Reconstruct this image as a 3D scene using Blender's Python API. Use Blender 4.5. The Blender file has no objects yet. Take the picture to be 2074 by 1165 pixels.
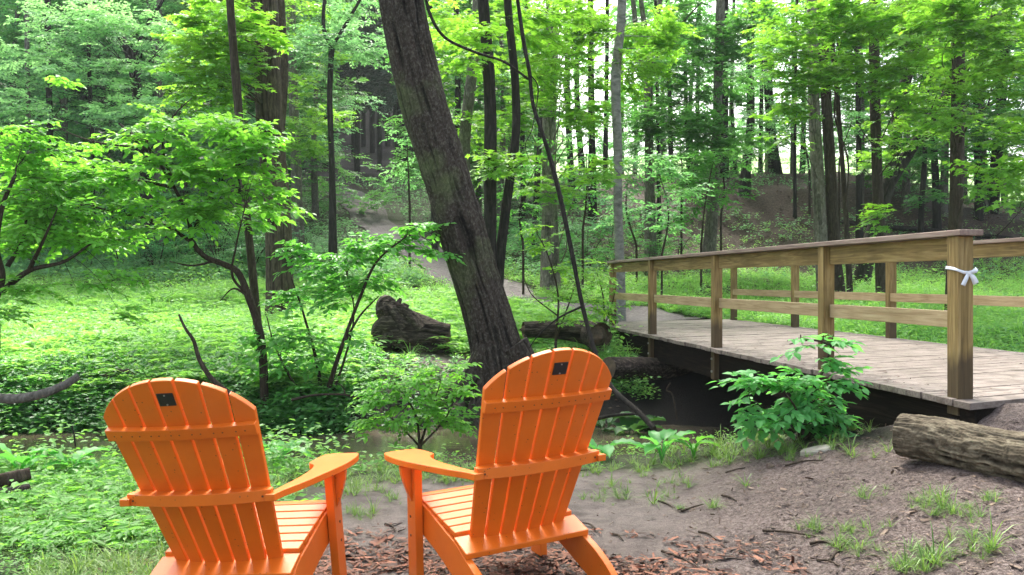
import bpy, math
import numpy as np
from mathutils import Vector

# ------------------------------------------------------------------ camera, world, sun, exposure
F, CX, HY, H = 1680.0, 1037.0, 568.0, 1.278      # focal length in photo pixels, centre column, horizon row, eye height
sc = bpy.context.scene
col = sc.collection
cam = bpy.data.cameras.new('camera'); camo = bpy.data.objects.new('camera', cam); col.objects.link(camo)
camo.location = (0, 0, H); camo.rotation_euler = (math.radians(90), 0, 0)
cam.sensor_width = 36; cam.lens = 36 * F / 2074; cam.shift_y = -(582.5 - HY) / 2074
cam.clip_start = 0.05; cam.clip_end = 800
sc.camera = camo
sc.render.engine = 'CYCLES'
sc.cycles.max_bounces = 7; sc.cycles.diffuse_bounces = 3; sc.cycles.glossy_bounces = 2
sc.cycles.transmission_bounces = 5; sc.cycles.transparent_max_bounces = 4
sc.cycles.sample_clamp_indirect = 6
SUN_EL, SUN_AZ = math.radians(52), math.radians(-10)    # azimuth measured from +Y (ahead) towards +X
w = bpy.data.worlds.new('World'); sc.world = w; w.use_nodes = True
nt = w.node_tree; nt.nodes.clear()
sky = nt.nodes.new('ShaderNodeTexSky'); sky.sky_type = 'NISHITA'; sky.sun_disc = False
sky.sun_elevation = SUN_EL; sky.sun_rotation = SUN_AZ
sky.air_density = 1.0; sky.dust_density = 6.0; sky.ozone_density = 1.0
hs = nt.nodes.new('ShaderNodeHueSaturation'); hs.inputs['Saturation'].default_value = 0.6; hs.inputs['Value'].default_value = 1.15
bg = nt.nodes.new('ShaderNodeBackground'); bg.inputs['Strength'].default_value = 0.15
wo = nt.nodes.new('ShaderNodeOutputWorld')
nt.links.new(sky.outputs[0], hs.inputs['Color']); nt.links.new(hs.outputs[0], bg.inputs['Color']); nt.links.new(bg.outputs[0], wo.inputs['Surface'])
sl = bpy.data.lights.new('sun', 'SUN'); sl.energy = 2.4; sl.angle = math.radians(16); sl.color = (1, 0.97, 0.9)
so = bpy.data.objects.new('sun', sl); col.objects.link(so)
sd = Vector((math.sin(SUN_AZ) * math.cos(SUN_EL), math.cos(SUN_AZ) * math.cos(SUN_EL), math.sin(SUN_EL)))
so.rotation_euler = sd.to_track_quat('Z', 'Y').to_euler(); so.location = (0, 0, 40)
sc.view_settings.view_transform = 'Standard'; sc.view_settings.look = 'None'
sc.view_settings.exposure = 1.95; sc.view_settings.gamma = 1

# ------------------------------------------------------------------ maths helpers
RNG = np.random.default_rng(7)
def A(*v): return np.array(v, float)
def P(px, py, Y): return A((px - CX) / F * Y, Y, H + (HY - py) / F * Y)      # a point seen at (px, py), Y metres ahead
def _h(i, s):
    i = (i ^ (i >> 15)) * 0x2c1b3c6d & 0xffffffff; i = (i ^ (i >> 12)) * 0x297a2d39 & 0xffffffff
    return ((i ^ (i >> 15)) & 0xffffff) / 0xffffff
def vn(x, y, z=None, seed=0):
    x = np.asarray(x, float); y = np.asarray(y, float)
    z = np.zeros_like(x) if z is None else np.asarray(z, float)
    x, y, z = np.broadcast_arrays(x, y, z)
    fx, fy, fz = np.floor(x), np.floor(y), np.floor(z)
    ix, iy, iz = fx.astype(np.int64), fy.astype(np.int64), fz.astype(np.int64)
    u, v, q = x - fx, y - fy, z - fz
    u = u * u * (3 - 2 * u); v = v * v * (3 - 2 * v); q = q * q * (3 - 2 * q)
    def hh(a, b, c): return _h(((ix + a) * 73856093 ^ (iy + b) * 19349663 ^ (iz + c) * 83492791 ^ (seed * 2654435761)) & 0xffffffff, 0)
    def L2(c): return (hh(0, 0, c) * (1 - u) + hh(1, 0, c) * u) * (1 - v) + (hh(0, 1, c) * (1 - u) + hh(1, 1, c) * u) * v
    return L2(0) * (1 - q) + L2(1) * q
def fbm(x, y, o=4, seed=0):
    s, a, t = 0, 1, 0
    for k in range(o):
        s = s + a * vn(np.asarray(x) * 2**k, np.asarray(y) * 2**k, seed=seed + k); t += a; a *= 0.5
    return s / t
def ss(a, b, x):
    t = np.clip((np.asarray(x, float) - a) / (b - a), 0, 1); return t * t * (3 - 2 * t)
def cat(pts, n):                                    # smooth resample of a polyline of any width
    p = np.asarray(pts, float)
    if len(p) == 2: return p[0] + (p[1] - p[0]) * np.linspace(0, 1, n)[:, None]
    q = np.vstack([2 * p[0] - p[1], p, 2 * p[-1] - p[-2]])
    t = np.linspace(0, len(p) - 1 - 1e-9, n); i = t.astype(int); f = (t - i)[:, None]
    a, b, c, d = q[i], q[i + 1], q[i + 2], q[i + 3]
    return 0.5 * (2 * b + (c - a) * f + (2 * a - 5 * b + 4 * c - d) * f * f + (3 * b - a - 3 * c + d) * f**3)

# ------------------------------------------------------------------ terrain
def bank_edge(X): return 6.15 - 0.55 * ss(1.2, 2.4, X) - 0.75 * ss(2.4, 3.2, X) + 2.2 * ss(5.5, 8, X) + 0.25 * np.sin(X * 1.7) - 0.25 * ss(-1, -3, X)
def far_edge(X): return 9.75 + 0.7 * (fbm(np.asarray(X, float) * 1.6, np.zeros(np.shape(X)) + 3.3, 3, 51) - .5) + 0.25 * np.sin(X * 1.3 + 1) - 0.7 * ss(4, 6, X) - 0.5 * ss(-1.5, -4, X)
YR = [0, 9.6, 10.4, 11.3, 12.6, 15, 18, 22, 25, 29, 33, 37, 60, 120, 220]
ZR = [-.5, -.38, -.02, .18, .45, .60, .85, 1.35, 2.3, 4.2, 5.55, 5.6, 8.9, 19.3, 22]
YL = [0, 9.6, 10.4, 11.3, 12.6, 15, 18, 22, 26, 30, 35, 45, 60, 90, 220]
ZL = [-.5, -.38, -.05, .10, .28, .5, .8, 1.25, 1.9, 2.7, 3.9, 6.3, 10.8, 24, 80]
def gh(X, Y, fine=True):
    X = np.asarray(X, float); Y = np.asarray(Y, float)
    be, fe = bank_edge(X), far_edge(X)
    near = 0.32 * ss(0.9, 2.4, X) * ss(1.0, 3.2, Y) + 0.27 * ss(2.25, 3.0, X) * ss(3.7, 4.6, Y) - 0.05 * ss(-0.6, -2.5, X) + 0.1 * ss(-2.5, -5, X)
    near = near - 0.06 * ss(be - 1.2, be, Y) * ss(2.4, 1.2, X)
    n = fbm(X * 0.35 + 50, Y * 0.35 + 9, 3, 3) - 0.5
    t = X / np.maximum(Y, 1)
    wr = ss(-0.04, 0.10, t)
    yy = Y + (9.75 - fe) * (1 - ss(11, 14, Y)) + n * 1.6 * ss(14, 20, Y)
    far = np.interp(yy, YR, ZR) * wr + np.interp(yy, YL, ZL) * (1 - wr)
    far = far + 0.3 * n * ss(13, 17, Y)
    far = far - 1.2 * ss(0.42, 0.6, t) * ss(24, 33, Y)
    z = near * (1 - ss(be - 0.1, be + 1.0, Y)) + (-0.62) * ss(be - 0.1, be + 1.0, Y)
    f = ss(fe - 0.8, fe + 0.1, Y)
    z = z * (1 - f) + far * f
    # level the bank under the two ends of the bridge
    bx = 3.362 - 0.144 * Y
    under = ss(bx - 0.9, bx - 0.2, X) * ss(bx + 3.6, bx + 2.9, X)
    z = np.where(Y > 12.0, z * (1 - under * ss(12, 13, Y) * ss(17, 15, Y)) + 0.52 * under * ss(12, 13, Y) * ss(17, 15, Y), z)
    if fine:
        z = z + 0.035 * (fbm(X * 2.2, Y * 2.2, 3, 11) - 0.5) + 0.012 * (fbm(X * 9, Y * 9, 3, 5) - 0.5)
    return z
def on_ground(px, py, y0=2.0, y1=110.0):            # where the sight line through (px, py) meets the terrain
    Ys = np.linspace(y0, y1, 6000); Xs = (px - CX) / F * Ys; Zs = H + (HY - py) / F * Ys
    d = Zs - gh(Xs, Ys); i = np.argmax(d < 0)
    return A(Xs[i], Ys[i], gh(Xs[i], Ys[i]))
def at_px(px, Y): X = (px - CX) / F * Y; return A(X, Y, float(gh(X, Y)))

# ------------------------------------------------------------------ mesh building
class MB:
    def __init__(s): s.V = []; s.n = 0; s.idx = []; s.tot = []; s.mat = []; s.sm = []; s.tint = []
    def add(s, V, faces, mat=0, smooth=False, tint=0.5):
        """V (n,3); faces: one (m,k) int array or a list of them; tint: a number or one per face"""
        V = np.asarray(V, float)
        if not isinstance(faces, list): faces = [faces]
        for Fa in faces:
            Fa = np.asarray(Fa, np.int64)
            if Fa.ndim == 1: Fa = Fa[None]
            m, k = Fa.shape
            s.idx.append((Fa + s.n).ravel()); s.tot.append(np.full(m, k)); s.mat.append(np.full(m, mat)); s.sm.append(np.full(m, smooth))
            s.tint.append(np.broadcast_to(np.asarray(tint, float), (m,)))
        s.V.append(V); s.n += len(V)
    def box(s, c, size, rot=None, mat=0):
        x, y, z = np.asarray(size) / 2
        V = np.array([[i, j, k] for i in (-x, x) for j in (-y, y) for k in (-z, z)], float)
        if rot is not None: V = V @ np.asarray(rot).T
        s.add(V + np.asarray(c), np.array([[0, 1, 3, 2], [4, 6, 7, 5], [0, 4, 5, 1], [2, 3, 7, 6], [0, 2, 6, 4], [1, 5, 7, 3]]), mat)
    def prism(s, poly, frame, t0, t1, mat=0, smooth=False):
        """extrude a 2D polygon; frame(u, v, t) -> xyz"""
        n = len(poly); V = np.array([frame(u, v, t) for t in (t0, t1) for u, v in poly])
        s.add(V, [np.arange(n)[::-1], np.arange(n, 2 * n), np.array([[i, (i + 1) % n, n + (i + 1) % n, n + i] for i in range(n)])], mat, smooth)
    def tube(s, pts, rad, sides=8, mat=0, bark=0.0, bf=1.0, cap=True, seed=0, tint=0.62, smooth=True, knots=0.0, bl=1.0):
        p = np.asarray(pts, float); n = len(p); r = np.broadcast_to(np.asarray(rad, float), (n,)).copy()
        T = np.gradient(p, axis=0); T /= np.linalg.norm(T, axis=1)[:, None] + 1e-12
        ref = A(1, 0.13, 0.07) if abs(T[0] @ A(1, 0.13, 0.07)) < 0.8 else A(0, 0.2, 1)
        N = np.zeros_like(p); a = ref - (ref @ T[0]) * T[0]; a /= np.linalg.norm(a)
        for i in range(n):
            a = a - (a @ T[i]) * T[i]; a /= np.linalg.norm(a); N[i] = a
        B = np.cross(T, N); th = np.linspace(0, 2 * np.pi, sides, endpoint=False)
        L = np.concatenate([[0], np.cumsum(np.linalg.norm(np.diff(p, axis=0), axis=1))])
        R = np.repeat(r[:, None], sides, 1)
        if bark > 0:
            ct, st = np.cos(th)[None] * r.mean() * bf, np.sin(th)[None] * r.mean() * bf
            l = L[:, None] * bf * bl
            wx = 0.5 * vn(ct * 6 + 3, st * 6, l * 2.5, seed + 9)
            a1 = 1 - np.abs(2 * vn(ct * 23 + wx * 2, st * 23 + wx * 1.5, l * 1.7, seed) - 1)
            a2 = 1 - np.abs(2 * vn(ct * 47 + wx * 4, st * 47, l * 5, seed + 1) - 1)
            a3 = vn(ct * 90, st * 90, l * 30, seed + 4)
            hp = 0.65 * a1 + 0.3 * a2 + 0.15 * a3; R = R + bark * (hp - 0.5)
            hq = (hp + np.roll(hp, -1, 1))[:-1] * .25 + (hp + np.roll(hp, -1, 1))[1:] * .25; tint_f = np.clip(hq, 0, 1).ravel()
        if knots > 0:
            R = R * (1 + knots * (vn(np.cos(th)[None] * 1.3 + 7, np.sin(th)[None] * 1.3, L[:, None] * 2.0, seed + 3) - 0.5))
        V = p[:, None] + R[..., None] * (np.cos(th)[None, :, None] * N[:, None] + np.sin(th)[None, :, None] * B[:, None])
        V = V.reshape(-1, 3); i = np.arange(n - 1)[:, None] * sides; j = np.arange(sides)[None]; k = (j + 1) % sides
        Q = np.stack([i + j, i + k, i + sides + k, i + sides + j], -1).reshape(-1, 4)
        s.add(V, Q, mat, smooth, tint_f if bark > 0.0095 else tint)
        if cap:
            s.add(V[:sides].copy(), np.arange(sides)[::-1], mat, False, tint); s.add(V[-sides:].copy(), np.arange(sides), mat, False, tint)
    def mesh(s, name):
        me = bpy.data.meshes.new(name); V = np.concatenate(s.V); idx = np.concatenate(s.idx); tot = np.concatenate(s.tot)
        me.vertices.add(len(V)); me.vertices.foreach_set('co', V.astype(np.float32).ravel())
        me.loops.add(len(idx)); me.loops.foreach_set('vertex_index', idx.astype(np.int32))
        me.polygons.add(len(tot)); st = np.concatenate([[0], np.cumsum(tot)[:-1]])
        me.polygons.foreach_set('loop_start', st.astype(np.int32)); me.polygons.foreach_set('loop_total', tot.astype(np.int32))
        me.polygons.foreach_set('material_index', np.concatenate(s.mat).astype(np.int32))
        me.polygons.foreach_set('use_smooth', np.concatenate(s.sm).astype(bool))
        at = me.attributes.new('tint', 'FLOAT', 'FACE'); at.data.foreach_set('value', np.concatenate(s.tint).astype(np.float32))
        me.update(calc_edges=True); me.validate(); return me
def mk(name, mb, mats, parent=None, loc=None, local=False, bevel=0):
    """link ONE mesh object; world-space builders are shifted to their own origin"""
    if parent is not None and not local: off = np.array(parent.location)
    elif loc is not None and not local: off = np.asarray(loc, float)
    else: off = np.zeros(3)
    if off.any(): mb.V = [v - off for v in mb.V]
    o = bpy.data.objects.new(name, mb.mesh(name)); col.objects.link(o)
    for m in (mats if isinstance(mats, (list, tuple)) else [mats]): o.data.materials.append(m)
    if parent is not None: o.parent = parent
    elif loc is not None: o.location = [float(v) for v in loc]
    if bevel:
        b = o.modifiers.new('bevel', 'BEVEL'); b.width = bevel; b.segments = 2; b.limit_method = 'ANGLE'; b.angle_limit = 0.6
    return o
def tag(o, label, cat_, group=None, kind=None):
    if label: o['label'] = label
    if cat_: o['category'] = cat_
    if group: o['group'] = group
    if kind: o['kind'] = kind
    return o
def thing(name, loc, label, cat_, group=None):
    o = bpy.data.objects.new(name, None); col.objects.link(o); o.location = [float(v) for v in loc]; o.empty_display_size = .1
    return tag(o, label, cat_, group)

# ------------------------------------------------------------------ materials
def newmat(name):
    m = bpy.data.materials.new(name); m.use_nodes = True; n = m.node_tree; n.nodes.clear(); return m, n
def nd(n, t, **k):
    x = n.nodes.new(t)
    for a, b in k.items():
        if a in x.inputs: x.inputs[a].default_value = b
        else: setattr(x, a, b)
    return x
def ramp(n, fac, stops):
    r = n.nodes.new('ShaderNodeValToRGB'); e = r.color_ramp.elements
    while len(e) < len(stops): e.new(0.5)
    for i, (p, c) in enumerate(stops): e[i].position = p; e[i].color = (*c, 1)
    n.links.new(fac, r.inputs[0]); return r.outputs[0]
def noise(n, vec, scale, detail=4, rough=0.55, dist=0):
    x = nd(n, 'ShaderNodeTexNoise', Scale=scale, Detail=detail, Roughness=rough, Distortion=dist); n.links.new(vec, x.inputs['Vector']); return x.outputs['Fac']
def mapping(n, src, scale=(1, 1, 1)):
    m = nd(n, 'ShaderNodeMapping'); m.inputs['Scale'].default_value = scale; n.links.new(src, m.inputs['Vector']); return m.outputs[0]
def mixc(n, fac, a, b, mode='MIX'):
    m = n.nodes.new('ShaderNodeMix'); m.data_type = 'RGBA'; m.blend_type = mode
    for s, v in ((m.inputs[0], fac), (m.inputs[6], a), (m.inputs[7], b)):
        if hasattr(v, 'node'): n.links.new(v, s)
        else: s.default_value = (*v, 1) if isinstance(v, tuple) else v
    return m.outputs[2]
def finish(n, colr, rough=0.8, spec=0.3, bump=None, bstr=0.5, bdist=0.01):
    b = nd(n, 'ShaderNodeBsdfPrincipled'); o = nd(n, 'ShaderNodeOutputMaterial')
    for s, v in ((b.inputs['Base Color'], colr), (b.inputs['Roughness'], rough)):
        if hasattr(v, 'node'): n.links.new(v, s)
        else: s.default_value = (*v, 1) if isinstance(v, tuple) else v
    b.inputs['Specular IOR Level'].default_value = spec
    if bump is not None:
        bp = nd(n, 'ShaderNodeBump', Strength=bstr, Distance=bdist); n.links.new(bump, bp.inputs['Height']); n.links.new(bp.outputs[0], b.inputs['Normal'])
    n.links.new(b.outputs[0], o.inputs[0]); return b
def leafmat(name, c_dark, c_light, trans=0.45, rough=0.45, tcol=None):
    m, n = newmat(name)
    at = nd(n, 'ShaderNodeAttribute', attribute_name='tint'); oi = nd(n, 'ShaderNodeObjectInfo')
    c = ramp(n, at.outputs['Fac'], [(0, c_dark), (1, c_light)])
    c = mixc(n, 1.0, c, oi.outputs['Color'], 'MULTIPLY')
    t = mixc(n, 1.0, c, tcol or (1.5, 1.4, 0.8), 'MULTIPLY')
    b = nd(n, 'ShaderNodeBsdfPrincipled', Roughness=rough); b.inputs['Specular IOR Level'].default_value = 0.35
    tr = nd(n, 'ShaderNodeBsdfTranslucent'); mx = nd(n, 'ShaderNodeMixShader'); mx.inputs[0].default_value = trans
    o = nd(n, 'ShaderNodeOutputMaterial')
    n.links.new(c, b.inputs['Base Color']); n.links.new(t, tr.inputs['Color'])
    n.links.new(b.outputs[0], mx.inputs[1]); n.links.new(tr.outputs[0], mx.inputs[2]); n.links.new(mx.outputs[0], o.inputs[0]); return m
def barkmat(name, c0, c1, c2, scale=(14, 14, 2.2), bstr=0.7, moss=0.0, bd=0.02):
    m, n = newmat(name); tc = nd(n, 'ShaderNodeTexCoord').outputs['Object']; v = mapping(n, tc, scale)
    a = noise(n, v, 1.6, 6, 0.6, 0.6); g = noise(n, tc, 1.1, 4); g2 = noise(n, tc, 30, 3)
    c = ramp(n, a, [(0.3, c0), (0.52, c1), (0.72, c2)])
    c = mixc(n, g2, c, mixc(n, 0.5, c, c0), 'MIX')
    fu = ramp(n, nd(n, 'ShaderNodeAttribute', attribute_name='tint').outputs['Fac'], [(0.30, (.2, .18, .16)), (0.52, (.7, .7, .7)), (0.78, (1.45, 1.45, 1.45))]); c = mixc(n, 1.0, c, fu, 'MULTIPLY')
    c = mixc(n, ramp(n, noise(n, tc, 24, 5, .7), [(0.62, (0, 0, 0)), (0.70, (.45, .45, .45))]), c, mixc(n, 1.0, c2, fu, 'MULTIPLY'))
    if moss: c = mixc(n, ramp(n, g, [(0.56 - 0.1 * moss, (0, 0, 0)), (0.72, (.7, .7, .7))]), c, mixc(n, 1.0, mixc(n, a, (0.03, 0.05, 0.015), (0.13, 0.17, 0.06)), fu, 'MULTIPLY'))
    finish(n, c, 0.9, 0.15, a, bstr, bd); return m
def woodmat(name, c0, c1, c2, axis, dirt=None, rough=0.75, spec=0.3):
    m, n = newmat(name); tc = nd(n, 'ShaderNodeTexCoord').outputs['Object']; sca = {'x': (1.2, 22, 22), 'y': (22, 1.2, 22), 'z': (22, 22, 1.2)}[axis]
    v = mapping(n, tc, sca); a = noise(n, v, 1.4, 5, 0.6, 1.4); b = noise(n, tc, 2.5, 5)
    c = ramp(n, a, [(0.25, c0), (0.5, c1), (0.75, c2)])
    c = mixc(n, ramp(n, b, [(0.45, (0, 0, 0)), (0.75, (.55, .55, .55))]), c, c0)
    if axis == 'z':
        sx = nd(n, 'ShaderNodeSeparateXYZ'); n.links.new(tc, sx.inputs[0]); ad = nd(n, 'ShaderNodeMath', operation='MULTIPLY_ADD'); n.links.new(noise(n, mapping(n, tc, (9, 9, 2)), 1, 5), ad.inputs[0]); ad.inputs[1].default_value = -.42; n.links.new(sx.outputs[2], ad.inputs[2])
        c = mixc(n, ramp(n, ad.outputs[0], [(0.0, (.8, .8, .8)), (0.12, (0, 0, 0))]), c, (0.045, 0.03, 0.018))
    if dirt: c = mixc(n, ramp(n, noise(n, tc, 5, 6, .7), [(0.48, (0, 0, 0)), (0.66, (1, 1, 1))]), c, dirt)
    finish(n, c, rough, spec, a, 0.35, 0.006); return m

# orange plastic lumber of the chairs, with fine dark specks of dirt
M = {}
m, n = newmat('orange_lumber'); tc = nd(n, 'ShaderNodeTexCoord').outputs['Object']
vo = nd(n, 'ShaderNodeTexVoronoi', Scale=45.0); n.links.new(tc, vo.inputs['Vector'])
sp = ramp(n, vo.outputs['Distance'], [(0.0, (1, 1, 1)), (0.10, (1, 1, 1)), (0.13, (0, 0, 0))]); gate = ramp(n, noise(n, tc, 9, 3), [(0.48, (0, 0, 0)), (0.54, (.75, .75, .75))])
dust = ramp(n, noise(n, tc, 3.5, 7, .7), [(0.5, (0, 0, 0)), (0.8, (.28, .28, .28))])
base = ramp(n, noise(n, tc, 6, 4), [(0.3, (0.63, 0.128, 0.007)), (0.7, (0.72, 0.158, 0.011))])
finish(n, mixc(n, mixc(n, 1.0, sp, gate, 'MULTIPLY'), mixc(n, dust, base, (0.50, 0.17, 0.045)), (0.06, 0.03, 0.015)), 0.38, 0.4, noise(n, mapping(n, tc, (60, 60, 60)), 3, 3), 0.12, 0.002); M['orange'] = m
m, n = newmat('black_plate'); finish(n, (0.012, 0.012, 0.014), 0.35, 0.5); M['plate'] = m
m, n = newmat('screw_metal'); b_ = finish(n, (0.45, 0.45, 0.45), 0.35, 0.5); b_.inputs['Metallic'].default_value = 0.8; M['screw'] = m
m, n = newmat('screw_dark'); finish(n, (0.10, 0.035, 0.012), 0.5, 0.4); M['screw_dark'] = m
for ax in 'xyz':
    M['wood_' + ax] = woodmat('treated_pine_' + ax, (0.08, 0.052, 0.016), (0.25, 0.17, 0.058), (0.42, 0.31, 0.13), ax)
M['rail_wood'] = woodmat('pale_pine_rail', (0.22, 0.145, 0.065), (0.42, 0.31, 0.165), (0.54, 0.42, 0.25), 'y')
M['cap_wood'] = woodmat('weathered_cap', (0.13, 0.085, 0.065), (0.26, 0.19, 0.15), (0.36, 0.29, 0.23), 'y')
M['deck_wood'] = woodmat('weathered_deck', (0.085, 0.064, 0.050), (0.21, 0.17, 0.142), (0.33, 0.28, 0.24), 'x', (0.09, 0.07, 0.054), 0.6)
M['dark_beam'] = woodmat('dark_creosote_beam', (0.005, 0.004, 0.003), (0.012, 0.009, 0.007), (0.035, 0.026, 0.018), 'y', None, .95, .05)
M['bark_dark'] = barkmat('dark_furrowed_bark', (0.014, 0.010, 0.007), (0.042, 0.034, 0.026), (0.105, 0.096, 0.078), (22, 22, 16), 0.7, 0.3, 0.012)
M['bark_brown'] = barkmat('brown_bark', (0.022, 0.016, 0.010), (0.06, 0.046, 0.032), (0.115, 0.092, 0.066), (22, 22, 4), 0.8, 0.0)
M['bark_grey'] = barkmat('grey_bark', (0.06, 0.053, 0.042), (0.15, 0.135, 0.11), (0.26, 0.24, 0.205), (14, 14, 6), 0.6, 0.25)
M['bark_pale'] = barkmat('pale_smooth_bark', (0.10, 0.10, 0.085), (0.24, 0.235, 0.20), (0.36, 0.35, 0.31), (5, 5, 9), 0.25, 0.1)
M['bark_black'] = barkmat('wet_black_bark', (0.010, 0.009, 0.007), (0.028, 0.024, 0.019), (0.06, 0.052, 0.042), (18, 18, 3), 0.7)
M['twig'] = barkmat('twig_bark', (0.02, 0.014, 0.009), (0.05, 0.037, 0.025), (0.10, 0.08, 0.055), (30, 30, 8), 0.3)
M['log'] = barkmat('log_bark', (0.034, 0.026, 0.016), (0.092, 0.076, 0.050), (0.16, 0.14, 0.095), (16, 16, 16), 0.5, 0.0, 0.01)
M['rotten'] = barkmat('rotten_wood', (0.008, 0.006, 0.005), (0.045, 0.034, 0.026), (0.17, 0.135, 0.11), (4, 24, 24), 1.0)
m, n = newmat('cut_wood'); tc = nd(n, 'ShaderNodeTexCoord').outputs['Object']; finish(n, ramp(n, noise(n, tc, 14, 6, .7), [(0.3, (.03, .022, .014)), (0.7, (.15, .11, .07))]), .85, .2, noise(n, tc, 40, 4), .6); M['cut'] = m
m, n = newmat('pale_stone'); tc = nd(n, 'ShaderNodeTexCoord').outputs['Object']; finish(n, ramp(n, noise(n, tc, 9, 6), [(0.3, (.20, .18, .13)), (0.7, (.45, .42, .34))]), .85, .2, noise(n, tc, 25, 5), .5); M['stone'] = m
m, n = newmat('white_ribbon'); finish(n, (0.72, 0.76, 0.78), 0.45, 0.4); M['ribbon'] = m
# leaves
M['leaf_bright'] = leafmat('leaf_bright_green', (0.085, 0.27, 0.035), (0.22, 0.52, 0.085), 0.6)
M['leaf_mid'] = leafmat('leaf_mid_green', (0.05, 0.18, 0.045), (0.13, 0.36, 0.095), 0.52)
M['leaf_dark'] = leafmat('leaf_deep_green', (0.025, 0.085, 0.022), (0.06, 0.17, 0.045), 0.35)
M['leaf_maple'] = leafmat('leaf_maple_yellow_green', (0.10, 0.29, 0.03), (0.25, 0.50, 0.07), 0.55)
M['leaf_cool'] = leafmat('leaf_cool_green', (0.085, 0.23, 0.10), (0.23, 0.47, 0.22), 0.52, tcol=(1.4, 1.4, 0.95))
M['needle'] = leafmat('conifer_needles', (0.012, 0.035, 0.018), (0.03, 0.075, 0.035), 0.15)
M['fern'] = leafmat('fern_lime_green', (0.13, 0.34, 0.075), (0.29, 0.56, 0.16), 0.5)
M['grass'] = leafmat('grass_green', (0.07, 0.16, 0.03), (0.22, 0.36, 0.09), 0.4)
M['litter'] = leafmat('dead_leaves', (0.05, 0.03, 0.018), (0.19, 0.13, 0.09), 0.05, 0.7, tcol=(1, 1, 1))
M['mulch'] = leafmat('bark_mulch', (0.035, 0.014, 0.008), (0.24, 0.095, 0.05), 0.0, 0.75)
# water
m, n = newmat('creek_water'); tc = nd(n, 'ShaderNodeTexCoord').outputs['Object']
b_ = finish(n, ramp(n, noise(n, tc, 1.2, 3), [(0.35, (0.05, 0.040, 0.026)), (0.7, (0.12, 0.10, 0.066))]), 0.09, 0.6, noise(n, mapping(n, tc, (5, 12, 1)), 1.2, 3), 0.12, 0.02); M['water'] = m
# ground: masks in vertex attributes (what covers the soil, plus shade painted under the bridge), the rest procedural
m, n = newmat('forest_soil'); tc = nd(n, 'ShaderNodeTexCoord').outputs['Object']
def attr(a): return nd(n, 'ShaderNodeAttribute', attribute_name=a).outputs['Fac']
fine = noise(n, tc, 38, 8, 0.7); med = noise(n, tc, 7, 6, 0.6); big = noise(n, tc, 0.9, 4); gran = noise(n, tc, 110, 4, 0.7)
mud = mixc(n, fine, (0.15, 0.122, 0.102), (0.34, 0.29, 0.252))
mud = mixc(n, ramp(n, med, [(0.45, (0, 0, 0)), (0.7, (.7, .7, .7))]), mud, (0.085, 0.066, 0.060))
g35 = noise(n, tc, 42, 6, .7); gm = nd(n, 'ShaderNodeMath', operation='MULTIPLY_ADD'); n.links.new(gran, gm.inputs[0]); gm.inputs[1].default_value = .45; gm2 = nd(n, 'ShaderNodeMath', operation='MULTIPLY'); n.links.new(g35, gm2.inputs[0]); gm2.inputs[1].default_value = .55; n.links.new(gm2.outputs[0], gm.inputs[2])
crumb = ramp(n, gm.outputs[0], [(0.40, (0.04, 0.028, 0.024)), (0.5, (0.165, 0.122, 0.104)), (0.60, (0.31, 0.25, 0.22))])
dirt = mixc(n, attr('crumb'), mud, crumb); dirt = mixc(n, ramp(n, noise(n, tc, 1.7, 5, .65), [(0.46, (0, 0, 0)), (0.62, (.42, .42, .42))]), dirt, (0.07, 0.055, 0.047))
vg = mixc(n, fine, (0.022, 0.024, 0.010), (0.055, 0.085, 0.022)); lit = ramp(n, noise(n, tc, 16, 8, .75), [(0.3, (0.02, 0.013, 0.009)), (0.5, (0.075, 0.05, 0.036)), (0.7, (0.16, 0.115, 0.088))])
c = mixc(n, attr('veg'), dirt, vg); c = mixc(n, attr('litter'), c, lit); c = mixc(n, attr('wet'), c, mixc(n, fine, (0.008, 0.006, 0.005), (0.028, 0.022, 0.017))); c = mixc(n, attr('field'), c, (0.30, 0.46, 0.16))  # wet: near-black mud and needles, also the painted shade under the deck
hb = nd(n, 'ShaderNodeMath', operation='ADD'); n.links.new(fine, hb.inputs[0]); n.links.new(gran, hb.inputs[1])
finish(n, c, 0.82, 0.25, hb.outputs[0], 1.0, 0.03); M['ground'] = m
m, n = newmat('trodden_path'); tc = nd(n, 'ShaderNodeTexCoord').outputs['Object']
finish(n, ramp(n, noise(n, tc, 14, 8, .7), [(.3, (.06, .05, .048)), (.5, (.14, .12, .118)), (.7, (.23, .205, .20))]), .9, .2, noise(n, tc, 30, 6), .6, .02); M['path'] = m

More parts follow.
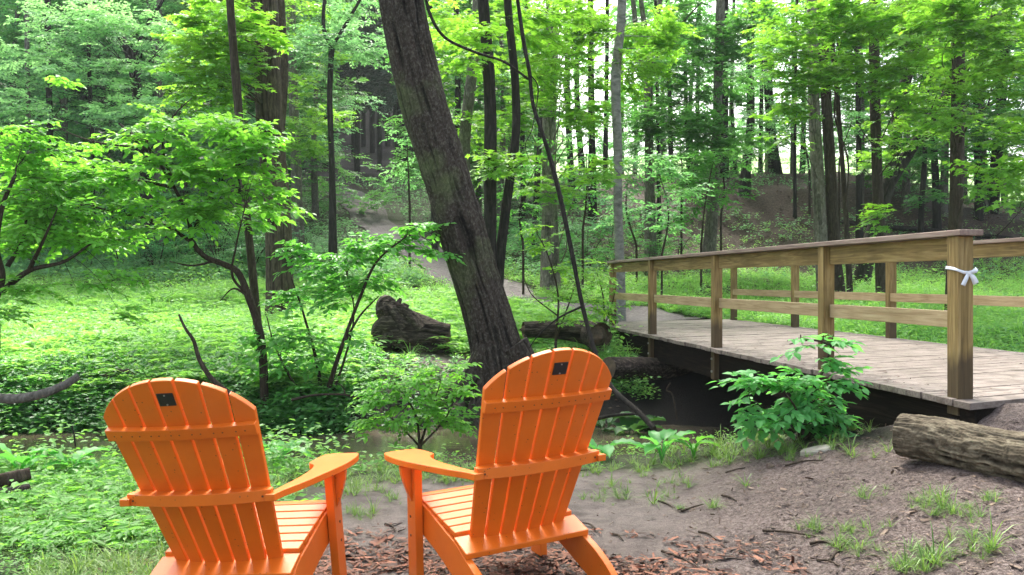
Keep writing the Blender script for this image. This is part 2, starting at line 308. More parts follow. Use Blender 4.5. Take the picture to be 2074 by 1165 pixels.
# ------------------------------------------------------------------ ground, water, path
def make_ground():
    Ys = np.concatenate([np.linspace(-6, 1.6, 14), np.geomspace(1.7, 12, 560), np.geomspace(12.06, 60, 230), np.geomspace(61, 215, 50)])
    ts = np.concatenate([np.linspace(-2.0, -0.85, 20), np.linspace(-0.84, 0.84, 560), np.linspace(0.85, 2.0, 20)])
    Wd = np.maximum(Ys, 1.6) + 1.2; X = ts[None] * Wd[:, None]; Y = np.repeat(Ys[:, None], len(ts), 1)
    Z = gh(X, Y)
    t = X / np.maximum(Y, 1); be, fe = bank_edge(X), far_edge(X)
    cr = ss(0.35, 1.35, X + 0.6 * (fbm(X, Y, 3, 21) - .5) - 0.25 * (Y - 4)) * (Y < 7)
    Z = Z + cr * (Y < be) * (0.030 * (fbm(X * 19, Y * 19, 3, 31) - 0.5)) + (Y < 7) * .02 * (fbm(X * 5, Y * 5, 4, 37) - .5)
    a, b = len(Ys), len(ts); i = np.arange(a - 1)[:, None] * b; j = np.arange(b - 1)[None]
    mb = MB(); mb.add(np.stack([X, Y, Z], -1).reshape(-1, 3), np.stack([i + j, i + j + 1, i + b + j + 1, i + b + j], -1).reshape(-1, 4), 0, True)
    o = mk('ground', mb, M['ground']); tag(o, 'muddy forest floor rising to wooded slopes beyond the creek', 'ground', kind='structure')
    N = fbm(X * .8 + 5, Y * .8, 3, 8); wr = ss(-0.02, 0.12, t)
    veg = np.clip(ss(fe + 1.2, fe + 2.2, Y) * ss(27, 24, Y) + (1 - wr) * ss(22, 26, Y) * .9 + ss(-0.9, -1.9, X + N - .5) * (Y < be + .3) + .8 * ss(be - 0.9, be - .2, Y + N - .5) * (Y < be + .4) * (X < 2.4), 0, 1)
    bare = ss(-2.3, -1.6, X) * ss(0.6, 0.0, X) * ss(12.2, 11.6, Y); veg = veg * (1 - bare * (Y > fe - .5))
    lit_ = np.clip(wr * ss(20.5, 23, Y + 2 * (N - .5)) * ss(36, 34, Y) + ss(43, 46, Y) * ss(-.30, -.27, t) * ss(-.08, -.11, t), 0, 1)
    bx = 3.362 - .144 * Y; bridge_shade = ss(bx - 1.3, bx - .3, X) * ss(bx + 3.2, bx + 2.8, X) * ss(5.0, 5.4, Y) * ss(13.3, 12.7, Y); wet = np.maximum(np.maximum(ss(be + .1, be + .8, Y) * ss(fe + .9, fe + .3, Y), bridge_shade), .9 * ss(44, 47, Y) * ss(-.42, -.36, t) * ss(-.06, -.1, t)); fld = ss(37, 39, Y) * wr  # wet joins creek mud, shade painted under the bridge, dark spruce needle floor
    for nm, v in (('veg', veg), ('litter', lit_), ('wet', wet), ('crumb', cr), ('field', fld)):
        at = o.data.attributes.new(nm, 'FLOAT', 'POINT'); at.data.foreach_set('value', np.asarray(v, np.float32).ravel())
make_ground()
def make_water():
    xs = np.linspace(-14, 14, 60); mb = MB(); V = []
    for x in xs: V += [[x, float(bank_edge(x)) - .2, -0.40], [x, float(far_edge(x)) + .6, -0.40]]
    i = np.arange(59) * 2; mb.add(np.array(V), np.stack([i, i + 2, i + 3, i + 1], -1)); tag(mk('creek_water', mb, M['water']), 'shallow brown creek water flowing under the footbridge', 'creek', kind='structure')
make_water()
def make_path():
    c = [on_ground(*q)[:2] for q in ((1075, 612), (1000, 590), (905, 555), (868, 520), (800, 478), (745, 440), (705, 405), (668, 388))]
    c = np.array([[2.9, 15.0], [2.0, 16.2]] + c); wid = np.array([2.0, 1.8, 1.7, 1.6, 1.5, 1.5, 1.5, 1.6, 1.7, 1.8])[:, None]
    q = cat(np.hstack([c, wid]), 220); cc, ww = q[:, :2], q[:, 2]; T = np.gradient(cc, axis=0); T /= np.linalg.norm(T, axis=1)[:, None]; Nn = np.stack([-T[:, 1], T[:, 0]], 1)
    k = np.linspace(-.5, .5, 12); e = (fbm(np.arange(220) * .15, np.zeros(220), 3, 4) - .5)[:, None] * .5
    XY = cc[:, None] + Nn[:, None] * ((k[None] + e * np.abs(k)[None]) * ww[:, None])[..., None]
    Z = gh(XY[..., 0], XY[..., 1]) + 0.03 + 0.004 * (XY[..., 1] - 14) - .05 * (np.abs(k)[None] > .45)
    i = np.arange(219)[:, None] * 12; j = np.arange(11)[None]
    mb = MB(); mb.add(np.dstack([XY, Z]).reshape(-1, 3), np.stack([i + j, i + 12 + j, i + 13 + j, i + j + 1], -1).reshape(-1, 4), 0, True)
    tag(mk('path', mb, M['path']), 'grey trodden path curving from the bridge up the wooded hill', 'path', kind='structure'); return q
PATH = make_path()
def near_path(X, Y):
    d = np.full(np.shape(X), 99.0)
    for p in PATH[::6]: d = np.minimum(d, np.hypot(X - p[0], Y - p[1]) - p[2] / 2)
    return d

# ------------------------------------------------------------------ orange chairs
TH, YB, ZB, LB, WB, WO, SO, SAG = 0.429, -0.090, 0.274, 0.817, 0.220, 0.282, 0.664, 0.034
def backpt(u, s, t=0.0, uc=None):                    # t: offset towards the sitter
    y = YB - s * math.sin(TH); z = ZB + s * math.cos(TH)
    d = SAG * (1 - (u / .27)**2) if uc is None else SAG * (1 - (uc / .27)**2) - 2 * SAG * uc / .27**2 * (u - uc)
    return (u, y - d + t * math.cos(TH), z + t * math.sin(TH))
def make_chair(name, loc, yaw, roll, pitch, label):
    t = thing(name, loc, label, 'chair', 'orange slatted garden chairs facing the creek')
    from mathutils import Matrix
    t.rotation_euler = (Matrix.Rotation(yaw, 3, 'Z') @ Matrix.Rotation(pitch, 3, 'X') @ Matrix.Rotation(roll, 3, 'Y')).to_euler()
    O = M['orange']
    def part(nm, mb, mats=O, parent=t, bev=.003): return mk(nm, mb, mats, parent, local=True, bevel=bev)
    top = lambda u: 0.539 + (LB - 0.539) * math.sqrt(max(0, 1 - (u / (WO * 1.12))**2))
    g = 0.0048; plate_parent = None
    for i in range(7):
        a0, a1 = -1 + 2 * i / 7, -1 + 2 * (i + 1) / 7; wf = lambda s: WB + (WO - WB) * s / SO
        L0 = lambda s: a0 * wf(s) + g; L1 = lambda s: a1 * wf(s) - g; uc = (a0 + a1) / 2 * (WB + WO) / 2
        poly = [(L0(-.03), -.03), (L1(-.03), -.03)]
        for k in range(9):
            f = 1 - k / 8; u = (a0 + (a1 - a0) * f) * WO; s = top(u)
            for _ in range(3): u = (a0 + (a1 - a0) * f) * wf(s) + (g if f < .5 else -g) * abs(2 * f - 1); s = top(min(abs(u), WO * 1.1))
            poly.append((u, s))
        mb = MB(); mb.prism(poly, lambda u, s, q: backpt(u, s, q, uc), 0, 0.021)
        sl_ = part('back_slat', mb)
        if i == 3: plate_parent = sl_
    mb = MB(); mb.prism([(-.029, -.025), (.029, -.025), (.029, .025), (-.029, .025)], lambda u, s, q: backpt(u, .742 + s, q, 0), -.0045, 0.0005)
    pl = part('plaque', mb, M['plate'], plate_parent, .001)
    for dy in (-.019, .019):
        mb = MB(); mb.tube([backpt(0, .742 + dy, -.0045, 0), backpt(0, .742 + dy, -.007, 0)], .003, 8); part('screw', mb, M['screw'], pl, 0)
    # upper batten, curved, with a row of screws
    def strip(half, s0, s1, t0, t1, nseg=14):
        us = np.linspace(-half, half, nseg + 1); V = [backpt(u, s, q) for u in us for s, q in ((s0, t0), (s1, t0), (s1, t1), (s0, t1))]
        i = np.arange(nseg)[:, None] * 4; Q = np.concatenate([np.stack([i[:, 0] + a, i[:, 0] + 4 + a, i[:, 0] + 4 + (a + 1) % 4, i[:, 0] + (a + 1) % 4], -1) for a in range(4)])
        mb = MB(); mb.add(np.array(V), [Q, np.array([0, 1, 2, 3]), np.array([4 * nseg + 3, 4 * nseg + 2, 4 * nseg + 1, 4 * nseg])]); return mb
    mb = strip(.275, .585, .63, -.024, -.001)
    for i in range(7):
        for f in (-.5, .5):
            u = (-1 + (2 * i + 1 + f * .8) / 7) * .262; p0, p1 = backpt(u, .607, -.0235), backpt(u, .607, -.0252); mb.tube([p0, p1], .0028, 6, mat=1)
    part('upper_batten', mb, [O, M['screw_dark']])
    # mid rail between the arms
    us = np.linspace(-.272, .272, 13); poly = [(u, backpt(u, .337)[1] - .002 + 0.01) for u in us] + [(u, -.318 + .5 * u * u) for u in us[::-1]]
    poly[0] = (-.272, -.255); poly[12] = (.272, -.255)
    mb = MB(); mb.prism(poly, lambda u, y, z: (u, y, z), .540, .582)
    for sgn in (-1, 1): mb.tube([(sgn * .245, -.290, .56), (sgn * .245, -.2915, .56)], .004, 8, mat=1)
    part('arm_rail', mb, [O, M['screw_dark']])
    for sg in (-1, 1):
        zt = lambda y: .506 + (.489 - y) * (.568 - .506) / .774
        pl_ = cat([(.255, -.300), (.268, -.12), (.272, .03), (.262, .15), (.240, .235), (.208, .275), (.200, .30), (.199, .38), (.203, .45), (.222, .482), (.285, .492), (.345, .486), (.366, .455), (.380, .36), (.378, .22), (.356, .06), (.325, -.12), (.300, -.225), (.292, -.300)], 60)
        mb = MB(); mb.prism([(sg * u, v) for u, v in pl_][::sg], lambda u, v, q: (u, v, zt(v) - .026 + q), 0, .026); part('armrest', mb)
        mb = MB(); mb.box((sg * .303, .265, zt(.265) / 2 - .0135), (.034, .09, zt(.265) - .028))
        for zz in (.19, .27): mb.tube([(sg * .3195, .272, zz), (sg * .3225, .272, zz)], .006, 8, mat=1)
        part('front_leg', mb, [O, M['screw_dark']])
        mb = MB(); mb.prism([(sg * .3205, .336), (sg * .3205, .488), (sg * .368, .490), (sg * .362, .450), (sg * .340, .385)][::sg], lambda u, v, q: (u, q, v), .25, .28); part('arm_bracket', mb)
        prof = cat([(.335, .335), (.20, .318), (0, .272), (-.10, .25), (-.168, .218), (-.26, .185), (-.36, .13), (-.44, .055), (-.475, .0)], 30).tolist() + [(-.33, .0)] + cat([(-.25, .045), (-.1, .10), (.1, .165), (.335, .215)], 10).tolist()
        mb = MB(); mb.prism([(y, z) for y, z in prof][::-sg], lambda y, z, q: (q, y, z), sg * .252, sg * .282); part('side_leg', mb)
    # seat slats, then the wide board behind the backrest
    zs = lambda y: .272 + (y + .09) * .155 if y > -.09 else .272
    ys = np.linspace(-.075, .352, 8)
    for i in range(7):
        y0, y1 = ys[i] + .005, ys[i + 1] - .003; z0, z1 = zs(y0) + .012, zs(y1) + .012
        if i == 6: z1 -= .012
        mb = MB(); mb.prism([(y0, z0 - .02), (y1, z1 - .02), (y1, z1), (y0, z0)], lambda y, z, q: (q, y, z), -.272, .272); part('seat_slat', mb)
    mb = MB(); mb.prism([(-.183, .214), (-.072, .252), (-.076, .272), (-.186, .237)], lambda y, z, q: (q, y, z), -.279, .279); part('rear_seat_board', mb)
    mb = MB(); mb.box((0, .31, .255), (.50, .022, .085)); part('front_apron', mb)
    return t
make_chair('garden_chair', (-0.014, 3.445, .011), 0.501, -.026, .009, 'right of the two orange slatted chairs, angled to the left, nearer the bridge')
make_chair('garden_chair', (-1.057, 3.288, -.046), -0.111, -.064, .057, 'left of the two orange slatted chairs, beside the weedy bank')

# ------------------------------------------------------------------ footbridge
ZD = H - 0.69; AX = A(-.1425, .9898, 0); PR = A(.9898, .1425, 0); KD = A(math.cos(math.radians(25)), math.sin(math.radians(25)), 0)
def nrow(Y): return A(3.362 - .144 * Y, Y, 0)
def frow(Y): return A(5.932 - .144 * Y, Y, 0)
RB = np.stack([PR, AX, A(0, 0, 1)], 1)               # local (across, along, up) -> world
BYAW = math.atan2(AX[1], AX[0]) - math.pi / 2
def make_bridge():
    base = A(*nrow(4.89)[:2], ZD)
    t = thing('footbridge', base, 'weathered wooden footbridge with post and rail sides crossing the creek', 'bridge'); t.rotation_euler = (0, 0, BYAW)
    inv = RB.T
    def loc(p): return inv @ (np.asarray(p, float) - base)
    def part(nm, mb, mats, parent=t, bev=.004): return mk(nm, mb, mats, parent, local=True, bevel=bev)
    near = [4.89, 6.40, 8.56, 10.68, 12.60]; far = [5.75, 7.62, 9.90, 12.26, 14.46]
    # deck of skewed planks
    mb = MB(); kd = inv @ KD; sk = kd[1] / kd[0]; rng = np.random.default_rng(3)
    a = -.17; k = 0
    while a < 8.75:
        w_ = .139; j = rng.normal(0, .003, 4); x0, x1 = -.105 + rng.normal(0, .006), 2.65 + rng.normal(0, .012); zt = rng.normal(0, .0015)
        V = []
        for (x, y, z) in ((x0, a, 0), (x1, a, 0), (x1, a + w_, 0), (x0, a + w_, 0)):
            V += [[x, y + sk * x, z + zt], [x, y + sk * x, -.04 + zt]]
        mb.add(np.array(V), np.array([[0, 2, 4, 6], [1, 7, 5, 3], [0, 1, 3, 2], [2, 3, 5, 4], [4, 5, 7, 6], [6, 7, 1, 0]]), 0, False, rng.random())
        a += w_ + .007 + abs(rng.normal(0, .003)); k += 1
    part('deck', mb, M['deck_wood'], bev=.003)
    for x in (-.02, .85, 1.7, 2.55):
        mb = MB(); mb.box((x + (.055 if x < 0 else 0), 4.35 + sk * x, -.19), (.09, 8.7, .28)); part('girder', mb, M['dark_beam'])
    for side, (Ys, fn, top_h, mid_h, sgn) in {'n': (near, nrow, .984, .506, 1), 'f': (far, frow, 1.09, .538, -1)}.items():
        ls = [loc(A(*fn(Y)[:2], ZD)) for Y in Ys]
        for i, l in enumerate(ls):
            mb = MB(); wv = .098 if i == 0 and side == 'n' else .09
            b0 = -.33 if not (i == 0 and side == 'n') else -.10
            x = l[0] - sgn * .018
            mb.box((x, l[1], (top_h - .035 + b0) / 2), (wv, wv, top_h - .035 - b0)); p = part('post', mb, M['wood_z'], bev=.004)
            if side == 'n' and i:
                for zz in (-.12, -.25):
                    q = MB(); q.tube([(x - .045, l[1] + .012, zz), (x - .056, l[1] + .012, zz)], .012, 8); part('bolt', q, M['screw'], p, 0)
        for i in range(len(ls) - 1):
            y0, y1 = ls[i][1] + .047, ls[i + 1][1] - .046; x = ls[i][0] + sgn * .004; L = y1 - y0
            mb = MB(); mb.box((x, (y0 + y1) / 2, mid_h - .05), (.038, L, .10)); part('middle_rail', mb, M['rail_wood'])
            mb = MB(); mb.box((x, (y0 + y1) / 2, top_h - .105), (.038, L, .135)); part('top_rail', mb, M['wood_y'])
        if side == 'f':   # rails run on past the last post towards the near end
            pass
        y0, y1 = ls[0][1] - (.09 if side == 'n' else .3), ls[-1][1] + .10
        mb = MB(); mb.box((ls[0][0] - sgn * .01, (y0 + y1) / 2, top_h - .0165), (.15, y1 - y0, .034)); part('rail_cap', mb, M['cap_wood'])
    # timber sill under the near end
    mb = MB(); L = 2.8; ang = math.atan2(kd[1], kd[0]); Rk = np.array([[math.cos(ang), -math.sin(ang), 0], [math.sin(ang), math.cos(ang), 0], [0, 0, 1]])
    mb.box((1.27, -.17 + sk * 1.27 + .06, -.10), (L, .10, .115), Rk); part('sill', mb, M['dark_beam'])
    return t, loc
BR, BLOC = make_bridge()
def make_ribbon():
    c = nrow(4.89) - .018 * PR + A(0, 0, 1.325); rng = np.random.default_rng(2); mb = MB()
    def W(a, b, z): return c + PR * a + AX * b + A(0, 0, z)
    def strip(pts, wv, thick=.0015):
        p = cat(np.array(pts), 14); wd = cat(np.array(wv)[:, None], 14)[:, 0]; T = np.gradient(p, axis=0); T /= np.linalg.norm(T, axis=1)[:, None]
        up = np.cross(T, A(*(-AX - .3 * PR))); up /= np.linalg.norm(up, axis=1)[:, None]; nn = np.cross(T, up)
        V = np.concatenate([p + up * wd[:, None] + nn * thick, p - up * wd[:, None] + nn * thick, p - up * wd[:, None] - nn * thick, p + up * wd[:, None] - nn * thick])
        i = np.arange(13); q = [np.stack([i + 14 * a, i + 1 + 14 * a, i + 1 + 14 * ((a + 1) % 4), i + 14 * ((a + 1) % 4)], -1) for a in range(4)]
        mb.add(V, q + [np.array([0, 14, 28, 42]), np.array([55, 41, 27, 13])], 0, True)
    r = .053; strip([W(-r, r, .03), W(-r, -r * .2, .022), W(-r, -r, .012), W(0, -r - .006, -.004), W(r, -r, .012), W(r, r, .03), W(0, r, .032), W(-r, r, .03)], [.009, .010, .007, .010, .008, .010, .009, .009])
    k = W(.006, -r - .008, -.004)
    strip([k, k + PR * .022 - A(0, 0, .025) - AX * .012, k + PR * .046 - A(0, 0, .062) - AX * .006], [.006, .014, .017])
    strip([k, k - PR * .018 - A(0, 0, .028) - AX * .01, k - PR * .036 - A(0, 0, .072) - AX * .004], [.005, .011, .012])
    strip([k, k + PR * .03 + A(0, 0, .012) - AX * .02, k + PR * .055 + A(0, 0, .026)], [.006, .013, .011])
    mb.box(k - AX * .006, (.022, .014, .02))
    tag(mk('ribbon', mb, M['ribbon'], loc=c), 'white ribbon tied in a bow round the nearest bridge post', 'ribbon')
make_ribbon()

# ------------------------------------------------------------------ leaves
def _tm(V, Fs): return np.array(V, float), [np.array(f) for f in Fs]
LEAF = {
    'quad': _tm([(0, 0, 0), (-.30, .42, .07), (0, 1, -.06), (.30, .42, .07)], [[[0, 3, 2, 1]]]),
    'oval': _tm([(0, 0, 0), (-.25, .28, .05), (-.27, .58, .04), (0, 1, -.10), (.27, .58, .04), (.25, .28, .05), (0, .3, -.02), (0, .62, -.04)],
                [[[6, 7, 2, 1], [5, 4, 7, 6]], [[0, 6, 1], [7, 3, 2], [0, 5, 6], [4, 3, 7]]]),
    'maple': _tm([(0, 0, 0), (.30, .02, .03), (.22, .22, 0), (.60, .42, -.05), (.27, .50, .03), (.16, .62, .02), (0, 1.05, -.08), (-.16, .62, .02), (-.27, .50, .03), (-.60, .42, -.05), (-.22, .22, 0), (-.30, .02, .03), (0, .35, .0)],
                 [[[0, 1, 2, 12], [12, 2, 3, 4], [12, 4, 5, 6], [12, 6, 7, 8], [12, 8, 9, 10], [0, 12, 10, 11]]]),
    'blade': _tm([(-.018, 0, 0), (.018, 0, 0), (-.016, .4, .05), (.016, .4, .05), (-.011, .75, -.03), (.011, .75, -.03), (0, 1, -.28)], [[[0, 1, 3, 2], [2, 3, 5, 4]], [[4, 5, 6]]]),
    'pinna': _tm([(0, 0, 0), (-.17, .4, .02), (0, 1, -.05), (.17, .4, .02)], [[[0, 3, 2, 1]]]),
    'flat': _tm([(-.13, 0, 0), (.16, .05, .02), (.13, 1, 0), (-.10, .88, .03)], [[[0, 1, 2, 3]]]),
}
def _broad():
    V = []; ns = 9
    for k in range(ns):
        s = k / (ns - 1); wv = .30 * math.sin(math.pi * min(1, s * 1.02))**.7 * (1.15 - .45 * s) + .01; z = .10 * math.sin(s * 2.6) - .22 * s * s
        for u in (-1, -.5, 0, .5, 1): V.append((u * wv, s, z + .09 * abs(u) + (.018 if (k % 2) else -.018) * abs(u) * 1.3))
    return _tm(V, [[[k * 5 + a, k * 5 + a + 1, k * 5 + a + 6, k * 5 + a + 5] for k in range(ns - 1) for a in range(4)]])
LEAF['broad'] = _broad()
def nrmz(v): return v / (np.linalg.norm(v, axis=-1, keepdims=True) + 1e-9)
def put_leaves(mb, pos, d, n, size, kind, mat, tint, smooth=False):
    V, Fs = LEAF[kind]; m = len(pos)
    if not m: return
    d = nrmz(d); x = nrmz(np.cross(d, n)); n = np.cross(x, d)
    W = V[None, :, 0, None] * x[:, None] + V[None, :, 1, None] * d[:, None] + V[None, :, 2, None] * n[:, None]
    W = pos[:, None] + W * np.asarray(size).reshape(-1, 1, 1)
    k = len(V); off = (np.arange(m) * k)[:, None, None]; tint = np.clip(np.broadcast_to(tint, (m,)), 0, 1)
    base = mb.n; W = W.reshape(-1, 3)
    mb.add(W, [(f[None] + off).reshape(-1, f.shape[1]) for f in Fs[:1]], mat, smooth, np.repeat(tint, len(Fs[0])))
    for f in Fs[1:]:
        q = (f[None] + off).reshape(-1, f.shape[1]) + base
        mb.idx.append(q.ravel()); mb.tot.append(np.full(len(q), q.shape[1])); mb.mat.append(np.full(len(q), mat)); mb.sm.append(np.full(len(q), smooth)); mb.tint.append(np.repeat(tint, len(f)))
def spray(rng, nl=34, side=5, spread=.5):
    """a flat leafy branchlet of length 1 along +x: leaf position, direction, normal, and twig segments"""
    pos, d, n, seg = [], [], [], []
    ax = lambda s: A(s, .06 * math.sin(s * 5), .05 * math.sin(3 * s) - .16 * s * s)
    seg.append([ax(0), ax(.5), ax(1)])
    shoots = [(ax(0), ax(1), 1.0, True)]
    for k in range(side):
        s = .18 + .68 * k / side + rng.uniform(-.04, .04); sg = 1 if k % 2 else -1; a = math.radians(rng.uniform(32, 62)) * sg; L = spread * (1 - .45 * s) * rng.uniform(.7, 1.1)
        b = ax(s); e = b + A(math.cos(a) * L, math.sin(a) * L, rng.uniform(-.10, .06)); shoots.append((b, e, L, False)); seg.append([b, e])
    tot = sum(q[2] for q in shoots)
    for b, e, L, main in shoots:
        k = max(3, int(nl * L / tot)); dr = nrmz(e - b); sdv = A(-dr[1], dr[0], 0)
        for i in range(k):
            s = (.25 if main else .12) + (.75 if main else .88) * (i + .5) / k; p = ax(s) if main else b + (e - b) * s
            sg = 1 if i % 2 else -1; f = 0.25 if i == k - 1 else rng.uniform(.7, 1.3)
            pos.append(p); d.append(dr + sdv * sg * f + A(0, 0, rng.normal(-.18, .22))); n.append(A(rng.normal(0, .28), rng.normal(0, .28), 1))
    return np.array(pos), nrmz(np.array(d)), nrmz(np.array(n)), seg
_sr = np.random.default_rng(5)
SPRAYS = [spray(_sr, 36) for _ in range(8)]
SPRAYS_S = [spray(_sr, 16, 3) for _ in range(8)]
def rotz(v, a):
    c, s = np.cos(a), np.sin(a); return np.stack([v[..., 0] * c - v[..., 1] * s, v[..., 0] * s + v[..., 1] * c, v[..., 2]], -1)
def roty(v, a):
    c, s = np.cos(a), np.sin(a); return np.stack([v[..., 0] * c + v[..., 2] * s, v[..., 1], -v[..., 0] * s + v[..., 2] * c], -1)
def leafy(mb, base, yaw, tilt, L, rng, kind, lsize, variants=SPRAYS, mat=0, twig=1, twr=.004, tint=None, tvar=.22):
    """copies of leafy branchlets: base (m,3), yaw, tilt, length arrays"""
    m = len(base); pick = rng.integers(0, len(variants), m); tint = np.full(m, .5) if tint is None else tint
    for v in range(len(variants)):
        ix = np.where(pick == v)[0]
        if not len(ix): continue
        p, d, n, seg = variants[v]; k = len(p); l = L[ix]
        def tr(q, sc=True):
            q = np.broadcast_to(q[None], (len(ix),) + q.shape).copy()
            q = roty(q, -tilt[ix][:, None]); q = rotz(q, yaw[ix][:, None]); return q * l[:, None, None] if sc else q
        W = tr(p) + base[ix][:, None]; D = tr(d, False); Nn = tr(n, False)
        sz = lsize * rng.uniform(.65, 1.15, (len(ix), k)); tn = tint[ix][:, None] + rng.normal(0, tvar, (len(ix), k))
        put_leaves(mb, W.reshape(-1, 3), D.reshape(-1, 3), Nn.reshape(-1, 3), sz.ravel(), kind, mat, tn.ravel())
        if twr:
            for sgm in seg:
                sgm = np.array(sgm); q = tr(sgm) + base[ix][:, None]
                r = twr * (1.0 if len(sgm) == 3 else .55); j = q.shape[1]
                tri = np.array([(0, 1), (.87, -.5), (-.87, -.5)]) * r
                dr = nrmz(q[:, -1] - q[:, 0]); u = nrmz(np.cross(dr, A(.1, .05, 1))); w_ = np.cross(dr, u)
                rr = np.linspace(1, .35, j)[None, :, None, None]
                V = q[:, :, None] + (tri[None, None, :, 0, None] * u[:, None, None] + tri[None, None, :, 1, None] * w_[:, None, None]) * rr
                a = np.arange(len(ix))[:, None, None] * (3 * j) + np.arange(j - 1)[None, :, None] * 3; b = np.arange(3)[None, None]; c = (b + 1) % 3
                mb.add(V.reshape(-1, 3), np.stack([a + b, a + c, a + 3 + c, a + 3 + b], -1).reshape(-1, 4), twig, True)
def cloud(mb, wood, hub, cl, rng, kind, lsize, L=.7, twr=.004, limb=.018, variants=SPRAYS, tintc=.5, flat=.6):
    """fill ellipsoids (centre, radii, count) with branchlets; limbs run from hub(z) to them"""
    for c, r, nsp in cl:
        c = np.asarray(c, float); r = np.asarray(r, float); v = rng.normal(size=(nsp, 3)); v = nrmz(v) * rng.random((nsp, 1))**.45
        lay = rng.integers(0, 4, nsp) / 3 * 2 - 1; v[:, 2] = v[:, 2] * (1 - flat) + flat * lay * np.sqrt(np.clip(1 - v[:, 0]**2 - v[:, 1]**2, 0, 1)) + rng.normal(0, .05, nsp)
        p = c + v * r; h = hub(c) if hub is not None else c - A(0, 0, 1)
        out = p - h; yaw = np.arctan2(out[:, 1], out[:, 0]) + rng.normal(0, .7, nsp); tl = rng.normal(.0, .22, nsp)
        ll = L * rng.uniform(.6, 1.15, nsp)
        b = p - np.stack([np.cos(yaw), np.sin(yaw), 0 * yaw], 1) * (ll * .5)[:, None]
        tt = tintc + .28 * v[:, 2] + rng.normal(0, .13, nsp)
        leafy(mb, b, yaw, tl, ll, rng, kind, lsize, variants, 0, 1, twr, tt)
        if wood is not None and limb:
            k = min(5, max(1, nsp // 12))
            for e in b[rng.choice(nsp, min(k, nsp), replace=False)]:
                h2 = hub(e) if hub is not None else h; mid = h2 * .45 + e * .55 + rng.normal(0, .07, 3) * np.linalg.norm(e - h2); mid[2] += .05 * np.linalg.norm(e - h2)
                q = cat(np.array([h2, h2 * .8 + mid * .2 + A(0, 0, .05), mid, e]), 12); wood.tube(q, np.linspace(limb, limb * .22, 12), 5, cap=False)
def hubfn(q):                                        # attach limbs a little below the target, on the trunk polyline
    q = np.asarray(q)
    def f(c):
        dd = np.linalg.norm((q - c) * A(1, 1, 1) + A(0, 0, .35 * 0) , axis=1) + 0.6 * np.abs(q[:, 2] - (c[2] - .3 * np.hypot(*(c - q.mean(0))[:2])))
        return q[np.argmin(dd)]
    return f
def pc(px, py, Y, rx, rz, ry, n): return (P(px, py, Y), A(rx / F * Y, ry, rz / F * Y), n)

def RC(seed, n, x0, x1, y0, y1, Y0, Y1, rx=50, rz=28, ns=12):
    q = np.random.default_rng(seed); return [(q.uniform(x0, x1), q.uniform(y0, y1), q.uniform(Y0, Y1), rx * q.uniform(.7, 1.3), rz * q.uniform(.7, 1.3), .8, ns) for _ in range(n)]
# ------------------------------------------------------------------ trees one can tell apart
def tree(name, label, pts, Y, wpx, bark, clusters=(), top=None, leaf='leaf_maple', kind='maple', ls=.11, L=.8, group=None, cat_='tree',
         ext=5.0, sides=12, relief=.006, forks=(), seed=1, crown=True, topn=60, wscale=1.0, color=None, flare=1.25, twr=.004, rings=None, catpart='crown', tintc=.5):
    """pts: (px, py) from base to the top of the frame at distance Y (a number or one per point); wpx: trunk width in photo pixels"""
    rng = np.random.default_rng(seed); Ys = np.broadcast_to(np.asarray(Y, float), (len(pts),))
    q = np.array([P(a, b, y) for (a, b), y in zip(pts, Ys)]); wv = np.broadcast_to(np.asarray(wpx, float), (len(pts),)) / F * Ys / 2
    g0 = float(gh(q[0, 0], q[0, 1])); q = np.vstack([A(q[0, 0], q[0, 1], g0 - .12), q]) if q[0, 2] > g0 + .05 else q
    wv = np.concatenate([[wv[0] * flare], wv]) if len(q) > len(wv) else wv
    if ext:
        d = nrmz(q[-1] - q[-2]); d = nrmz(d + A(0, 0, .6)); q = np.vstack([q, q[-1] + d * ext * .5, q[-1] + d * ext]); wv = np.concatenate([wv, [wv[-1] * .8, wv[-1] * .4]])
    n = rings or 60; pr = cat(np.hstack([q, wv[:, None]]), n); base = pr[0, :3].copy(); base[2] = g0
    t = thing(name, base, label, cat_, group)
    wood = MB(); wood.tube(pr[:, :3], pr[:, 3], sides, bark=relief, bf=wscale, seed=seed, knots=.12)
    lead = [pr[:, :3]]
    for fk in forks:                                 # (points in px, width start, width end, Y)
        fq = np.array([P(a, b, fk[3]) for a, b in fk[0]]); fq = cat(fq, 30); wood.tube(fq, np.linspace(fk[1], fk[2], 30) / F * fk[3] / 2, max(6, sides // 2), bark=relief * .6, seed=seed + 5, knots=.1)
        lead.append(fq)
    allp = np.vstack(lead); hub = hubfn(allp)
    cl = [pc(*c) for c in clusters]
    if topn and ext: cl.append((pr[-1, :3] + A(0, 0, -.6), A(2.0, 2.0, 1.5), topn))
    if cl and crown:
        cr = MB(); cloud(cr, wood, hub, cl, rng, kind, ls, L, twr, limb=max(.008, pr[len(pr) // 2, 3] * .16), tintc=tintc)
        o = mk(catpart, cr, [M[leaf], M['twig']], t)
        if color: o.color = (*color, 1)
    mk('trunk', wood, M[bark], t)
    return t
